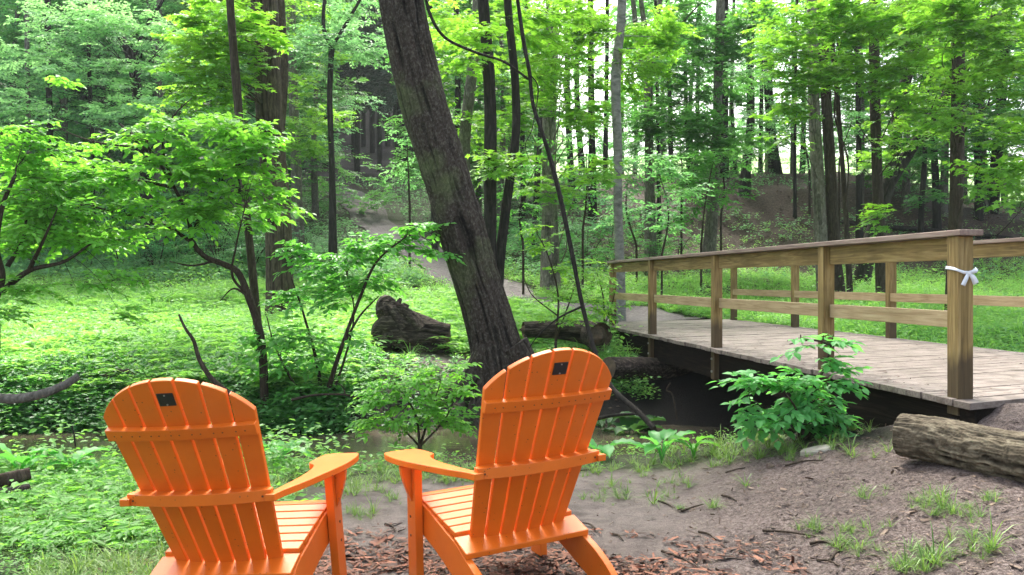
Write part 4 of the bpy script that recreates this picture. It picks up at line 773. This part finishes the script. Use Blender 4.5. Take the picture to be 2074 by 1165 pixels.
for k, (px, Y, lf, s, colr) in enumerate(bgl):
    b = at_px(px, Y); v = BGV[lf][k % 4]; lb, gr = side_lab(px, Y)
    inst('broadleaf_tree', v, ([M[lf], M['twig']], [M['bark_grey']]), b, RNG.uniform(0, 6.28), s, lb, 'tree', gr, ('crown', 'trunk'), tuple(c * RNG.uniform(.85, 1.15) for c in colr))
for k in range(66):
    px = RNG.uniform(590, 870) if k < 60 else RNG.uniform(120, 480); Y = RNG.uniform(46, 85) if k < 60 else RNG.uniform(30, 36); b = at_px(px, Y)
    inst('spruce_tree', SPR[k % 2], ([M['needle'], M['twig']], [M['bark_black']]), b, RNG.uniform(0, 6.28), RNG.uniform(.85, 1.15), 'dark spruce in the shaded stand at the top of the path' if k < 60 else 'dark spruce behind the left thicket', 'spruce', 'spruces in the dark stand' if k < 60 else 'spruces behind the left thicket', ('crown', 'trunk'), (1, 1, 1))
shl = [(jit(px, 20), jit(Y, 1), 'leaf_cool') for Y in (23.5, 26.5) for px in range(-60, 640, 62)] + [(jit(px, 15), jit(27, 3), 'leaf_cool') for px in range(770, 1300, 48)] + [(jit(px, 15), jit(22.5, 1), 'leaf_mid') for px in (800, 840, 900, 1060, 1120, 1180, 1240, 1300, 1380)] + [(jit(px, 20), jit(30, 2.5), 'leaf_mid') for px in range(1300, 2100, 110)] + [(jit(px, 20), jit(34, 1), 'leaf_mid') for px in range(1240, 2100, 100)]
for k, (px, Y, lf) in enumerate(shl):
    b = at_px(px, Y)
    if near_path(b[0], b[1]) < 1.6 or (near_path(b[0] * .94, b[1] * .94 ) < 1.0): continue
    lb, gr = ('low leafy shrub at the foot of the left slope', 'shrubs under the left wood') if px < 700 else (('low shrub on the bank between path and bare slope', 'shrubs right of the path') if px < 1300 else ('low shrub scattered on the bare brown slope', 'shrubs on the bare slope'))
    inst('understory_shrub', SH[lf][k % 3], ([M[lf], M['twig']], [M['twig']]), b, RNG.uniform(0, 6.28), RNG.uniform(.5, .85) * (1 if px < 700 else .75), lb, 'shrub', gr, ('foliage', 'stems'), tuple(RNG.uniform(.75, 1.1) * c for c in (.85, 1, .95)))

# ------------------------------------------------------------------ ground cover (uncountable)
def tmpl_weed(rng, n=11, h=1.0, sp=.5):
    p, d, nn = [], [], []
    for k in range(n):
        a = k * 2.4 + rng.normal(0, .3); z = h * (.25 + .75 * rng.random()); r = sp * rng.random() * .6; p.append([math.cos(a) * r, math.sin(a) * r, z]); d.append([math.cos(a), math.sin(a), rng.normal(.1, .3)]); nn.append([rng.normal(0, .3), rng.normal(0, .3), 1])
    return np.array(p), nrmz(np.array(d)), nrmz(np.array(nn)), np.full(n, 1.0)
def tmpl_fern(rng, fronds=6, pairs=9):
    p, d, nn, s = [], [], [], []
    for f in range(fronds):
        a = 2 * math.pi * f / fronds + rng.normal(0, .3); L = rng.uniform(.75, 1.1); o = A(math.cos(a), math.sin(a), 0); sdv = A(-math.sin(a), math.cos(a), 0)
        for k in range(pairs):
            t = (k + 1.2) / (pairs + 1); pos = o * L * t * .8 + A(0, 0, L * (1.05 * t - .75 * t * t)); fw = o + A(0, 0, 1.05 - 1.5 * t); ln = .36 * math.sin(math.pi * min(.98, .25 + .72 * t)) * L
            for g_ in (-1, 1): p.append(pos); d.append(sdv * g_ + o * .35 + A(0, 0, -.1)); nn.append(A(0, 0, 1) + .3 * rng.normal(size=3) - o * .4 * t); s.append(ln)
    return np.array(p), nrmz(np.array(d)), nrmz(np.array(nn)), np.array(s)
def tmpl_grass(rng, n=20):
    a = rng.uniform(0, 6.28, n); t = rng.uniform(.3, 2.6, n); p = np.stack([np.cos(a), np.sin(a), 0 * a], 1) * rng.uniform(0, .13, n)[:, None]
    return p, nrmz(np.stack([np.cos(a) * t, np.sin(a) * t, np.ones(n)], 1)), nrmz(np.stack([-np.cos(a), -np.sin(a), t], 1)), rng.uniform(.5, 1.1, n)
_g = np.random.default_rng(77)
TW = [tmpl_weed(_g) for _ in range(5)]; TF = [tmpl_fern(_g) for _ in range(4)]; TF2 = [tmpl_fern(_g, 5, 6) for _ in range(4)]; TG = [tmpl_grass(_g) for _ in range(5)]
def scatter(mb, T, base, scale, kind, lsz, rng, mat=0, tint=.5, tvar=.2):
    """lsz None: leaf sizes come from the template and scale with the plant"""
    m = len(base); pick = rng.integers(0, len(T), m); yaw = rng.uniform(0, 6.28, m); tint = np.broadcast_to(tint, (m,))
    for v in range(len(T)):
        ix = np.where(pick == v)[0]
        if not len(ix): continue
        p, d, n, s = T[v]; e = np.ones((len(ix), 1, 1)); R = lambda q: rotz(q[None] * e, yaw[ix][:, None])
        W = R(p) * scale[ix][:, None, None] + base[ix][:, None]
        sz = (s[None] * scale[ix][:, None]) if lsz is None else lsz * rng.uniform(.6, 1.2, (len(ix), len(p)))
        put_leaves(mb, W.reshape(-1, 3), R(d).reshape(-1, 3), R(n).reshape(-1, 3), sz.ravel(), kind, mat, (tint[ix][:, None] + rng.normal(0, tvar, (len(ix), len(p)))).ravel())
def sample(n, t0, t1, y0, y1, rng, acc, pw=1.0):
    Y = y0 * (y1 / y0)**(rng.random(n)**pw); t = rng.uniform(t0, t1, n); X = t * (Y + .6); k = rng.random(n) < acc(X, Y); X, Y = X[k], Y[k]; return np.stack([X, Y, gh(X, Y)], 1)
def off_bridge(X, Y): bx = 3.362 - .144 * Y; return ~((X > bx - .15) & (X < bx + 2.75) & (Y > 4.5) & (Y < 15.2))
r_ = np.random.default_rng(301)
# meadow of low lime-green plants beyond the creek
def m_meadow(X, Y):
    bare = ss(-2.3, -1.7, X) * ss(0.9, 0.2, X) * ss(12.6, 11.9, Y); return ((Y > far_edge(X) + .2) & off_bridge(X, Y) & (near_path(X, Y) > -.25 + .45 * vn(X * 3, Y * 3))) * (1 - .96 * bare) * (1 - .75 * ss(21, 24, Y) * (X > 0)) * ss(.05, .5, fbm(X * .9, Y * .9, 3, 2) + .12)
mb = MB(); b = sample(30000, -.72, .72, 10.0, 27, r_, m_meadow); tn = .3 + .7 * fbm(b[:, 0] * .5, b[:, 1] * .5, 3, 14) - .12 * (b[:, 1] < 12)
scatter(mb, TW, b - A(0, 0, .02), r_.uniform(.14, .30, len(b)), 'quad', .062, r_, 0, tn)
b = sample(7000, -.72, .72, 10.6, 24, r_, m_meadow); scatter(mb, TG, b, r_.uniform(.15, .42, len(b)), 'blade', None, r_, 0, .6)
b = sample(2600, -.72, .72, 10.6, 22, r_, lambda X, Y: m_meadow(X, Y) * ss(.5, .62, fbm(X * .7, Y * .7, 3, 71))); scatter(mb, TW, b, r_.uniform(.3, .75, len(b)), 'oval', .085, r_, 0, .4, .3)
tag(mk('meadow_plants', mb, M['fern'], loc=(0, 14, .5)), 'dense lime green low plants covering the clearing beyond the creek', 'ground cover', kind='stuff')
mb = MB(); b = sample(6500, -.72, .40, 9.9, 20, r_, lambda X, Y: m_meadow(X, Y) * (X < .6) * ss(21, 12, Y)); scatter(mb, TF2, b, r_.uniform(.3, .62, len(b)), 'pinna', None, r_, 0, .6, .25)
b = sample(900, .02, .72, 12.0, 17, r_, m_meadow); scatter(mb, TF2, b, r_.uniform(.25, .4, len(b)), 'pinna', None, r_, 0, .6)
tag(mk('ferns', mb, M['fern'], loc=(0, 12, .3)), 'lacy bright green ferns filling the far bank behind the chairs', 'ferns', kind='stuff')
# shaded leafy growth on both creek banks
mb = MB(); b = sample(6000, -.75, .05, 9.0, 11.2, r_, lambda X, Y: (Y < far_edge(X) + 1.0 + fbm(X, Y, 2, 4)) * (Y > far_edge(X) - .35) * (1 - .85 * ss(-2.0, -1.6, X) * ss(1.4, .9, X) * (Y < 12.6)) * (near_path(X, Y) > 0)); scatter(mb, TW, b, r_.uniform(.12, .32, len(b)), 'oval', .075, r_, 0, .35)
b = sample(1500, -.75, -.22, 8.7, 10.2, r_, lambda X, Y: (Y > far_edge(X) - .75) * (Y < far_edge(X) + .2) * ss(.42, .5, fbm(X * 1.4, Y, 2, 19))); b[:, 2] = np.maximum(b[:, 2], -.38); scatter(mb, TW, b, r_.uniform(.12, .36, len(b)), 'oval', .085, r_, 0, .45)
b = sample(700, .0, .72, 9.6, 12.0, r_, lambda X, Y: (Y > far_edge(X) + .35) * off_bridge(X, Y) * .8); scatter(mb, TW, b, r_.uniform(.12, .3, len(b)), 'oval', .075, r_, 0, .5)
tag(mk('bank_plants', mb, M['leaf_mid'], loc=(0, 10, 0)), 'leafy green plants along the far bank of the creek', 'ground cover', kind='stuff')
def m_left(X, Y):
    n = fbm(X * 1.3, Y * 1.3, 3, 9) - .5
    inlet = ((X + 3.3) / .9)**2 + ((Y - 6.9) / .55)**2 < 1
    L = ss(-1.25, -2.1, X + n * 1.6) * ss(3.2, 4.4, Y + n * 1.4) ; B = ss(be_(X) - .55, be_(X) - .15, Y + n * .8) * (X < 2.3); return np.clip(L * .95 + B, 0, 1) * (Y < be_(X) + .75) * (1 - inlet) * off_bridge(X, Y)
be_ = bank_edge
mb = MB(); m_l2 = lambda X, Y: m_left(X, Y) * (X < 1.7) * ss(.30, .52, fbm(X * 1.5, Y * 1.5, 3, 61))
b = sample(8200, -.82, .50, 2.9, 7.2, r_, m_l2); scatter(mb, TW, b - A(0, 0, .02), r_.gamma(4, .02, len(b)) + .02, 'oval', .026, r_, 0, .2 + .7 * fbm(b[:, 0], b[:, 1], 2, 3), .28)
b = sample(340, -.82, .2, 4.2, 7.2, r_, m_left); scatter(mb, TW, b - A(0, 0, .02), r_.uniform(.10, .26, len(b)), 'oval', .06, r_, 0, .7, .25)
b = sample(700, -.82, -.2, 4, 7.0, r_, m_left); scatter(mb, TF2, b, r_.uniform(.12, .26, len(b)), 'pinna', None, r_, 0, .6)
b = sample(300, -.75, -.12, 5.3, 7.0, r_, lambda X, Y: (Y > be_(X) - .5) * (Y < be_(X) + .5) * (X < -1.2)); scatter(mb, TW, b, r_.uniform(.2, .42, len(b)), 'oval', .055, r_, 0, .5, .25)
tag(mk('bank_weeds', mb, M['leaf_bright'], loc=(-1, 5, 0)), 'small leafy weeds spreading over the near bank on the left', 'ground cover', kind='stuff').color = (.95, .9, 1.2, 1)
# grass: fringe, left side and scattered tufts on the mud
mb = MB(); b = sample(7500, -.82, .45, 2.5, 6.4, r_, lambda X, Y: np.clip(ss(-.9, -1.7, X + fbm(X * 2, Y * 2, 2, 4) - .5) + .5 * ss(be_(X) - 1.1, be_(X) - .5, Y) * (Y < be_(X)), 0, 1) * ss(.34, .52, fbm(X * 1.8, Y * 1.8, 3, 6)) * (X < 2.3)); scatter(mb, TG, b, r_.uniform(.07, .17, len(b)), 'blade', None, r_, 0, .55)
tf = [(1250, 985, 60, 24), (1215, 1010, 40, 20), (1190, 960, 30, 8), (1370, 985, 40, 10), (1345, 1010, 30, 10), (1440, 1030, 10, 5), (1520, 985, 14, 6), (1380, 1030, 10, 4), (1700, 1080, 60, 22), (1640, 1075, 30, 10), (1730, 1110, 40, 18), (1900, 1030, 45, 22), (1950, 1045, 40, 22), (1870, 1015, 30, 10), (2005, 1010, 20, 7), (1880, 1140, 60, 26), (1840, 1150, 50, 16), (1960, 1100, 40, 8), (2010, 1120, 40, 8), (1590, 920, 60, 30), (1450, 935, 50, 16), (1470, 900, 60, 26), (1690, 900, 40, 14), (1960, 815, 34, 22), (1905, 818, 20, 8), (740, 1040, 40, 16), (760, 980, 60, 12), (790, 1010, 30, 10), (880, 970, 40, 10), (700, 1000, 30, 12), (950, 975, 30, 10), (560, 1150, 30, 6), (120, 1110, 100, 30), (60, 1130, 60, 24), (220, 1070, 60, 16), (1760, 1000, 30, 6), (1800, 1060, 30, 4)]
bb = []
for x, y, sp_, k in tf:
    for _ in range(int(k * 1.5)):
        q = on_ground(x + r_.normal(0, sp_ * .55), min(y + r_.normal(0, sp_ * .22), 1190), 2.2, 9); bb.append(q)
bb = bb[::2]
bb = np.array(bb); scatter(mb, TG, bb, r_.gamma(6, .011, len(bb)), 'blade', None, r_, 0, .35, .3)
tag(mk('grass', mb, M['grass'], loc=(0, 4, 0)), 'thin grass tufts growing through the trodden mud near the chairs', 'grass', kind='stuff')
# leaf litter on the bare slope and in the ground cover
mb = MB(); b = sample(9000, -.1, .75, 19, 36, r_, lambda X, Y: (near_path(X, Y) > 0) * 1.0); n_ = r_.normal(0, .25, (len(b), 3)) + A(0, 0, 1); d_ = r_.normal(size=(len(b), 3)) * A(1, 1, .2)
put_leaves(mb, b + A(0, 0, .02), d_, n_, r_.uniform(.07, .13, len(b)), 'quad', 0, r_.random(len(b)))
b = sample(1500, -.28, .3, 9.8, 12.6, r_, lambda X, Y: 1.0 * (X < 1.3)); put_leaves(mb, b + A(0, 0, .012), r_.normal(size=(len(b), 3)) * A(1, 1, .15), r_.normal(0, .2, (len(b), 3)) + A(0, 0, 1), r_.uniform(.05, .11, len(b)), 'quad', 0, r_.random(len(b)))
tag(mk('leaf_litter', mb, M['litter'], loc=(4, 26, 2)), 'brown fallen leaves strewn over the bare slope and bank', 'fallen leaves', kind='stuff')
mb = MB(); b = sample(2200, .0, .75, 20.5, 35, r_, lambda X, Y: ss(.5, .62, fbm(X * .5, Y * .5, 3, 40)) * .9 + .1); scatter(mb, TW, b, r_.uniform(.15, .4, len(b)), 'quad', .10, r_, 0, .5)
b = sample(6500, -.72, .1, 21, 46, r_, lambda X, Y: (near_path(X, Y) > .45) * 1.0); scatter(mb, TW, b, r_.uniform(.2, .6, len(b)), 'quad', .12, r_, 0, .5)
tag(mk('slope_undergrowth', mb, M['leaf_cool'], loc=(0, 28, 2)), 'knee-high undergrowth covering the wooded slopes', 'undergrowth', kind='stuff')
# bits of leaf and soil on the deck, thickest along the near edge
mb = MB(); n = 1500; y_ = r_.uniform(-.1, 8.4, n); x_ = np.where(r_.random(n) < .6, r_.gamma(1.5, .12, n) - .06, r_.uniform(0, 2.5, n)); RBa = np.array(RB); b = np.array([*nrow(4.89)[:2], ZD])[None] + x_[:, None] * PR + (y_ + .466 * x_ * .7)[:, None] * AX + A(0, 0, .005)
put_leaves(mb, b, r_.normal(size=(n, 3)) * A(1, 1, .05), r_.normal(0, .12, (n, 3)) + A(0, 0, 1), r_.gamma(2, .009, n) + .006, 'flat', 0, r_.random(n)**2)
tag(mk('deck_debris', mb, M['litter'], loc=(3, 8, .6)), 'scraps of bark and dead leaf strewn over the bridge deck', 'debris', kind='stuff')
# bark mulch under the chairs
mb = MB(); n = 17000; X = r_.normal(-.22, .85, n); Y = r_.normal(3.35, .42, n); k = (fbm(X * 2, Y * 2, 3, 5) > .30) & (X < 1.15 + .2 * fbm(Y * 3, X, 2, 7)) & (X > -1.9) & (Y > 2.2) & (Y < 4.4 - .25 * np.abs(X + .3)); X, Y = X[k], Y[k]
b = np.stack([X, Y, gh(X, Y) + r_.uniform(.004, .022, len(X))], 1); put_leaves(mb, b, r_.normal(size=(len(b), 3)) * A(1, 1, .12), r_.normal(0, .22, (len(b), 3)) + A(0, 0, 1), r_.gamma(2.4, .011, len(b)) + .008, 'flat', 0, r_.random(len(b))**1.3)
tag(mk('bark_mulch', mb, M['mulch'], loc=(0, 3.4, 0)), 'reddish brown bark chips spread beneath the two orange chairs', 'bark chips', kind='stuff')
mb = MB(); b = sample(16000, -.5, .75, 2.3, 6.0, r_, lambda X, Y: (X > -1.4) * (.15 + .85 * ss(.6, 1.4, X)) * (Y < be_(X)) * off_bridge(X, Y)); put_leaves(mb, b + A(0, 0, .004), r_.normal(size=(len(b), 3)) * A(1, 1, .2), r_.normal(0, .35, (len(b), 3)) + A(0, 0, 1), r_.gamma(2.2, .0075, len(b)) + .005, 'flat', 0, r_.random(len(b))**2 * 1.0)
tag(mk('soil_crumbs', mb, M['litter'], loc=(1, 4, 0)), 'small crumbs of bark and debris lying on the trodden soil', 'debris', kind='stuff')

# ------------------------------------------------------------------ logs, stump, branches, twigs, stone
def log(name, label, pts, rad, mat, sides=48, rings=90, relief=.012, bf=1.0, cat_='log', ends=True, knots=.15, seed=1, rag=0, bl=1.0):
    q = cat(np.hstack([np.array(pts, float), np.array(rad, float)[:, None]]), rings); mb = MB(); mb.tube(q[:, :3], q[:, 3], sides, bark=relief, bf=bf, seed=seed, knots=knots, cap=False, bl=bl)
    t = None; b = q[0, :3]; o = mk(name, mb, M[mat], loc=b); tag(o, label, cat_)
    V = mb.V[0]
    for sl_, sgn in ((slice(0, sides), -1), (slice(-sides, None), 1)):
        ring = V[sl_]; c = ring.mean(0); e = MB(); n = sides; rr = [ring, c + (ring - c) * .75, c + (ring - c) * .4]; T = nrmz(q[-1, :3] - q[-4, :3]) if sgn > 0 else nrmz(q[0, :3] - q[3, :3])
        rr[1] = rr[1] + T * rag; W = np.vstack(rr + [(c - T * rag)[None]]); i = np.arange(n); j = (i + 1) % n
        e.add(W, [np.concatenate([np.stack([a * n + i, a * n + j, (a + 1) * n + j, (a + 1) * n + i], -1) for a in (0, 1)]), np.stack([2 * n + i, 2 * n + j, np.full(n, 3 * n)], -1)])
        eo = mk('cut_end', e, M['cut']); eo.parent = o
    return o
log('fallen_log', 'thick furrowed log lying at the lower right beside the bridge end', [P(1824, 880, 4.5), P(1900, 892, 4.36), P(2000, 915, 4.14), P(2110, 938, 3.92), P(2240, 972, 3.7)], [.106, .115, .117, .119, .12], 'log', 280, 460, .022, 1.5, seed=31, bl=2.6, knots=.06, rag=.012)
log('creek_log', 'dark rotten log lying on the far bank behind the leaning trunk', [P(1060, 668, 11.4), P(1120, 668, 11.5), P(1185, 674, 11.5), P(1214, 684, 11.2)], [.10, .12, .16, .20], 'rotten', 60, 80, .02, seed=32, rag=-.06)
log('abutment_log', 'mossy log wedged under the far end of the bridge', [P(1232, 744, 10.1), P(1300, 746, 10.4), P(1420, 748, 11.0)], [.13, .14, .14], 'rotten', 40, 60, .012, seed=33)
log('cut_branch', 'curved grey branch with a sawn end at the left edge', [P(-60, 800, 8.2), P(20, 808, 8.2), P(70, 802, 8.2), P(120, 785, 8.3), P(160, 762, 8.4)], [.045, .047, .044, .04, .036], 'bark_grey', 20, 60, .004, cat_='branch', seed=34)
log('mossy_log', 'thin mossy log half hidden in the ferns above the left chair', [P(205, 768, 10.1), P(250, 756, 10.2), P(310, 762, 10.3), P(380, 775, 10.3)], [.05, .055, .05, .04], 'bark_brown', 20, 50, .006, seed=35)
log('weathered_log', 'weathered broken log at the left edge in the near bank weeds', [P(-60, 985, 5.0), P(0, 975, 5.0), P(60, 960, 5.1)], [.04, .042, .036], 'bark_brown', 20, 40, .006, seed=36, knots=.6)
log('weathered_log', 'dark short log just below the pale broken one at the left edge', [P(-60, 1010, 4.9), P(10, 1002, 4.9), P(58, 992, 5.0)], [.03, .034, .03], 'bark_black', 16, 40, .006, seed=37, knots=.4)
log('far_log', 'dark weathered log lying beyond the far side of the bridge deck', [P(1545, 655, 14.9), P(1600, 655, 14.9), P(1655, 662, 14.6)], [.05, .07, .06], 'rotten', 20, 40, .02, seed=38, knots=.6)
log('fallen_tree', 'long thin fallen tree trunk lying across the slope at the right', [A(*on_ground(1690, 455)) + A(0, 0, .12), A(*on_ground(1800, 470)) + A(0, 0, .15), A(*on_ground(1950, 482)) + A(0, 0, .12), A(*on_ground(2110, 500)) + A(0, 0, .1)], [.07, .08, .09, .1], 'bark_black', 12, 50, .006, seed=39)
# uprooted stump: a short thick trunk with a raised splintered root end
mb = MB(); Ys = 12.2
q = cat(np.array([[*P(907, 690, Ys), .205], [*P(880, 685, Ys), .22], [*P(845, 678, Ys), .25], [*P(810, 670, Ys), .29], [*P(785, 678, Ys), .26], [*P(766, 692, Ys), .15]]), 110); mb.tube(q[:, :3], q[:, 3], 150, bark=.075, bf=.6, seed=41, knots=.45)
for pts, ra, dy in (([(815, 668), (796, 640), (786, 618), (796, 604)], [.24, .20, .13, .03], -.05), ([(790, 690), (765, 700), (738, 714)], [.18, .12, .03], -.2), ([(830, 662), (815, 636), (824, 616)], [.18, .10, .02], .05), ([(800, 655), (776, 632), (764, 640)], [.14, .09, .02], -.1), ([(795, 640), (782, 615), (778, 600)], [.10, .06, .012], 0), ([(850, 668), (830, 645), (800, 622)], [.16, .12, .06], -.12), ([(800, 640), (806, 618), (812, 604)], [.08, .05, .01], .08)):
    q2 = cat(np.hstack([np.array([P(a, b_, Ys + dy) for a, b_ in pts]), np.array(ra)[:, None]]), 50); mb.tube(q2[:, :3], q2[:, 3], 70, bark=.05, bf=.7, seed=42, knots=.7)
st = mk('tree_stump', mb, M['rotten'], loc=P(850, 715, Ys)); tag(st, 'dark uprooted stump with a splintered raised root end on the far bank', 'stump')
e = MB(); c = P(911, 690, Ys); th = np.linspace(0, 2 * math.pi, 40, endpoint=False); rr = .195 * (1 + .08 * np.sin(3 * th) + .05 * np.sin(7 * th)); V = np.stack([c[0] + .05 * np.sin(th) * 0, c[1] + rr * np.cos(th), c[2] + rr * np.sin(th)], 1)
e.add(np.vstack([V, V - A(.05, 0, 0)]), [np.arange(40), np.array([[i, (i + 1) % 40, 40 + (i + 1) % 40, 40 + i] for i in range(40)])]); eo = mk('cut_end', e, M['cut'], st)
def stick(name, label, pts, Y, w0, w1, mat='twig', group=None, cat_='branch', seed=1, side=()):
    Ys = np.broadcast_to(np.asarray(Y, float), (len(pts),)); q = cat(np.array([P(a, b_, y) for (a, b_), y in zip(pts, Ys)]), 50); mb = MB(); mb.tube(q, np.linspace(w0, w1, 50) / F * Ys.mean() / 2, 8, knots=.4, seed=seed)
    for sp_, a0 in side: s2 = cat(np.array([P(a, b_, Ys.mean()) for a, b_ in sp_]), 20); mb.tube(s2, np.linspace(a0, a0 * .3, 20) / F * Ys.mean() / 2, 6, knots=.3)
    o = mk(name, mb, M[mat], loc=q[0]); tag(o, label, cat_, group); return o
stick('grape_vine', 'long woody vine leaning past the black trunks down to the creek', [(1325, 868), (1290, 832), (1252, 800), (1225, 765), (1205, 715), (1180, 620), (1160, 520), (1130, 380), (1105, 290), (1080, 215), (1073, 150), (1060, 80), (1046, -20), (1040, -80)], [8.2, 8.4, 8.6, 8.8, 9, 9.3, 9.4, 9.6, 9.7, 9.8, 9.8, 9.8, 9.8, 9.8], 11, 8, 'bark_black', cat_='vine',
      side=[([(1180, 620), (1130, 645), (1090, 680), (1072, 705)], 5), ([(1073, 150), (1090, 180), (1078, 260), (1064, 300), (1090, 360)], 3)])
stick('grape_vine', 'thin curved vine hanging from the leaning tree across to the other vine', [(862, -40), (868, 20), (900, 75), (960, 105), (1020, 125), (1070, 160)], [9.7, 9.7, 9.7, 9.8, 9.8, 9.8], 7, 5, 'bark_black', cat_='vine')
stick('dead_branch', 'bare dead branch sticking up from the ferns behind the left chair', [(470, 800), (430, 768), (405, 730), (392, 690), (375, 665), (362, 637)], 8.6, 12, 4, 'bark_brown', cat_='branch', side=[([(392, 690), (384, 674), (378, 676)], 4)])
stick('dead_branch', 'dead branch lying from the muddy bank below the creekside bush', [(590, 810), (640, 800), (700, 800), (740, 812)], 9.2, 6, 3, 'twig', side=[([(700, 800), (690, 780), (650, 760)], 3)])
stick('dead_branch', 'black twig rising out of the weeds by the muddy inlet', [(153, 905), (150, 880), (145, 862)], 5.6, 4, 3, 'bark_black')
stick('dead_branch', 'thin fallen branch crossing the water under the bridge', [(1200, 850), (1240, 842), (1290, 838)], 8.8, 8, 5, 'bark_black')
stick('creek_twigs', 'leafless twig bending up beside the water under the bridge', [(1372, 850), (1362, 800), (1350, 790), (1358, 775)], 8.6, 4, 3, 'twig')
tw = [((1380, 1038), (1425, 1024)), ((1328, 1016), (1366, 1032)), ((1545, 1078), (1652, 1090)), ((1462, 1006), (1492, 1018)), ((1590, 946), (1668, 935)), ((1415, 1080), (1450, 1096)), ((1205, 1075), (1180, 1062)), ((1395, 1128), (1426, 1122)), ((1680, 1140), (1720, 1095)), ((1210, 952), (1160, 958)), ((1340, 1120), (1410, 1150)), ((1655, 1138), (1700, 1150)), ((1470, 960), (1510, 950)), ((700, 1130), (770, 1140)), ((1240, 1085), (1262, 1098)), ((1640, 1105), (1690, 1108)), ((780, 1065), (800, 1080)), ((2040, 965), (2066, 948))]
for k, (a, b_) in enumerate(tw):
    A0, B0 = on_ground(*a, 2.2, 9), on_ground(*b_, 2.2, 9); md = (A0 + B0) / 2 + A(.01, .02, 0); md[2] = float(gh(md[0], md[1])); q = cat(np.array([A0, md, B0]) + A(0, 0, .008), 14); mb = MB(); mb.tube(q, np.linspace(.007, .003, 14), 6, knots=.5, seed=k)
    tag(mk('fallen_twig', mb, M['twig'], loc=A0), 'small brown twig lying on the trodden mud', 'twig', 'twigs on the mud')
rs = np.random.default_rng(88)
for k in range(26):                                  # cobbles and clods at the foot of the banks
    x_ = rs.uniform(-4.2, 2.2); y_ = float(far_edge(x_)) - rs.uniform(.2, .75); sz = rs.uniform(.05, .14); z_ = float(gh(x_, y_)); mb = MB()
    p_ = np.array([[x_ - sz, y_, z_], [x_ - sz * .5, y_, z_ + sz * .2], [x_, y_, z_ + sz * .3], [x_ + sz * .6, y_, z_ + sz * .15], [x_ + sz, y_, z_]]); q = cat(np.hstack([p_, np.array([[.15], [.75], [.95], [.7], [.12]]) * sz * .8]), 14)
    mb.tube(q[:, :3], q[:, 3], 12, knots=.6, seed=k); tag(mk('creek_stone', mb, M['rotten' if k % 3 else 'stone'], loc=A(x_, y_, z_)), 'small wet stone at the foot of the far creek bank', 'stone', 'wet stones along the creek')
g = on_ground(1662, 910, 3, 9); mb = MB(); r_ = np.random.default_rng(6); th = np.linspace(0, 2 * math.pi, 14, endpoint=False); rx = .11 * (1 + .15 * np.sin(2 * th + 1) + .08 * np.sin(5 * th))
ringf = lambda s, z: np.stack([g[0] + rx * np.cos(th) * s, g[1] + .06 * np.sin(th) * s, np.full(14, g[2] + z) + .015 * np.cos(th)], 1)
i = np.arange(14); j = (i + 1) % 14; mb.add(np.vstack([ringf(1, -.05), ringf(1.02, .0), ringf(.9, .012), ringf(.4, .016)]), [np.concatenate([np.stack([a * 14 + i, a * 14 + j, a * 14 + 14 + j, a * 14 + 14 + i], -1) for a in range(3)]), np.arange(42, 56)]); tag(mk('flat_stone', mb, M['stone'], loc=g), 'flat pale stone set in the bank below the bridge bush', 'stone')

# ------------------------------------------------------------------ damp air of the wood
mb = MB(); mb.box((0, 48, 13), (150, 116, 40)); m, n = newmat('damp_air'); v_ = nd(n, 'ShaderNodeVolumePrincipled', Density=0.0005); v_.inputs['Color'].default_value = (.86, .97, .95, 1); v_.inputs['Anisotropy'].default_value = .3
o_ = nd(n, 'ShaderNodeOutputMaterial'); n.links.new(v_.outputs[0], o_.inputs['Volume']); tag(mk('haze', mb, m), 'thin damp haze hanging between the far trees', 'haze', kind='stuff')
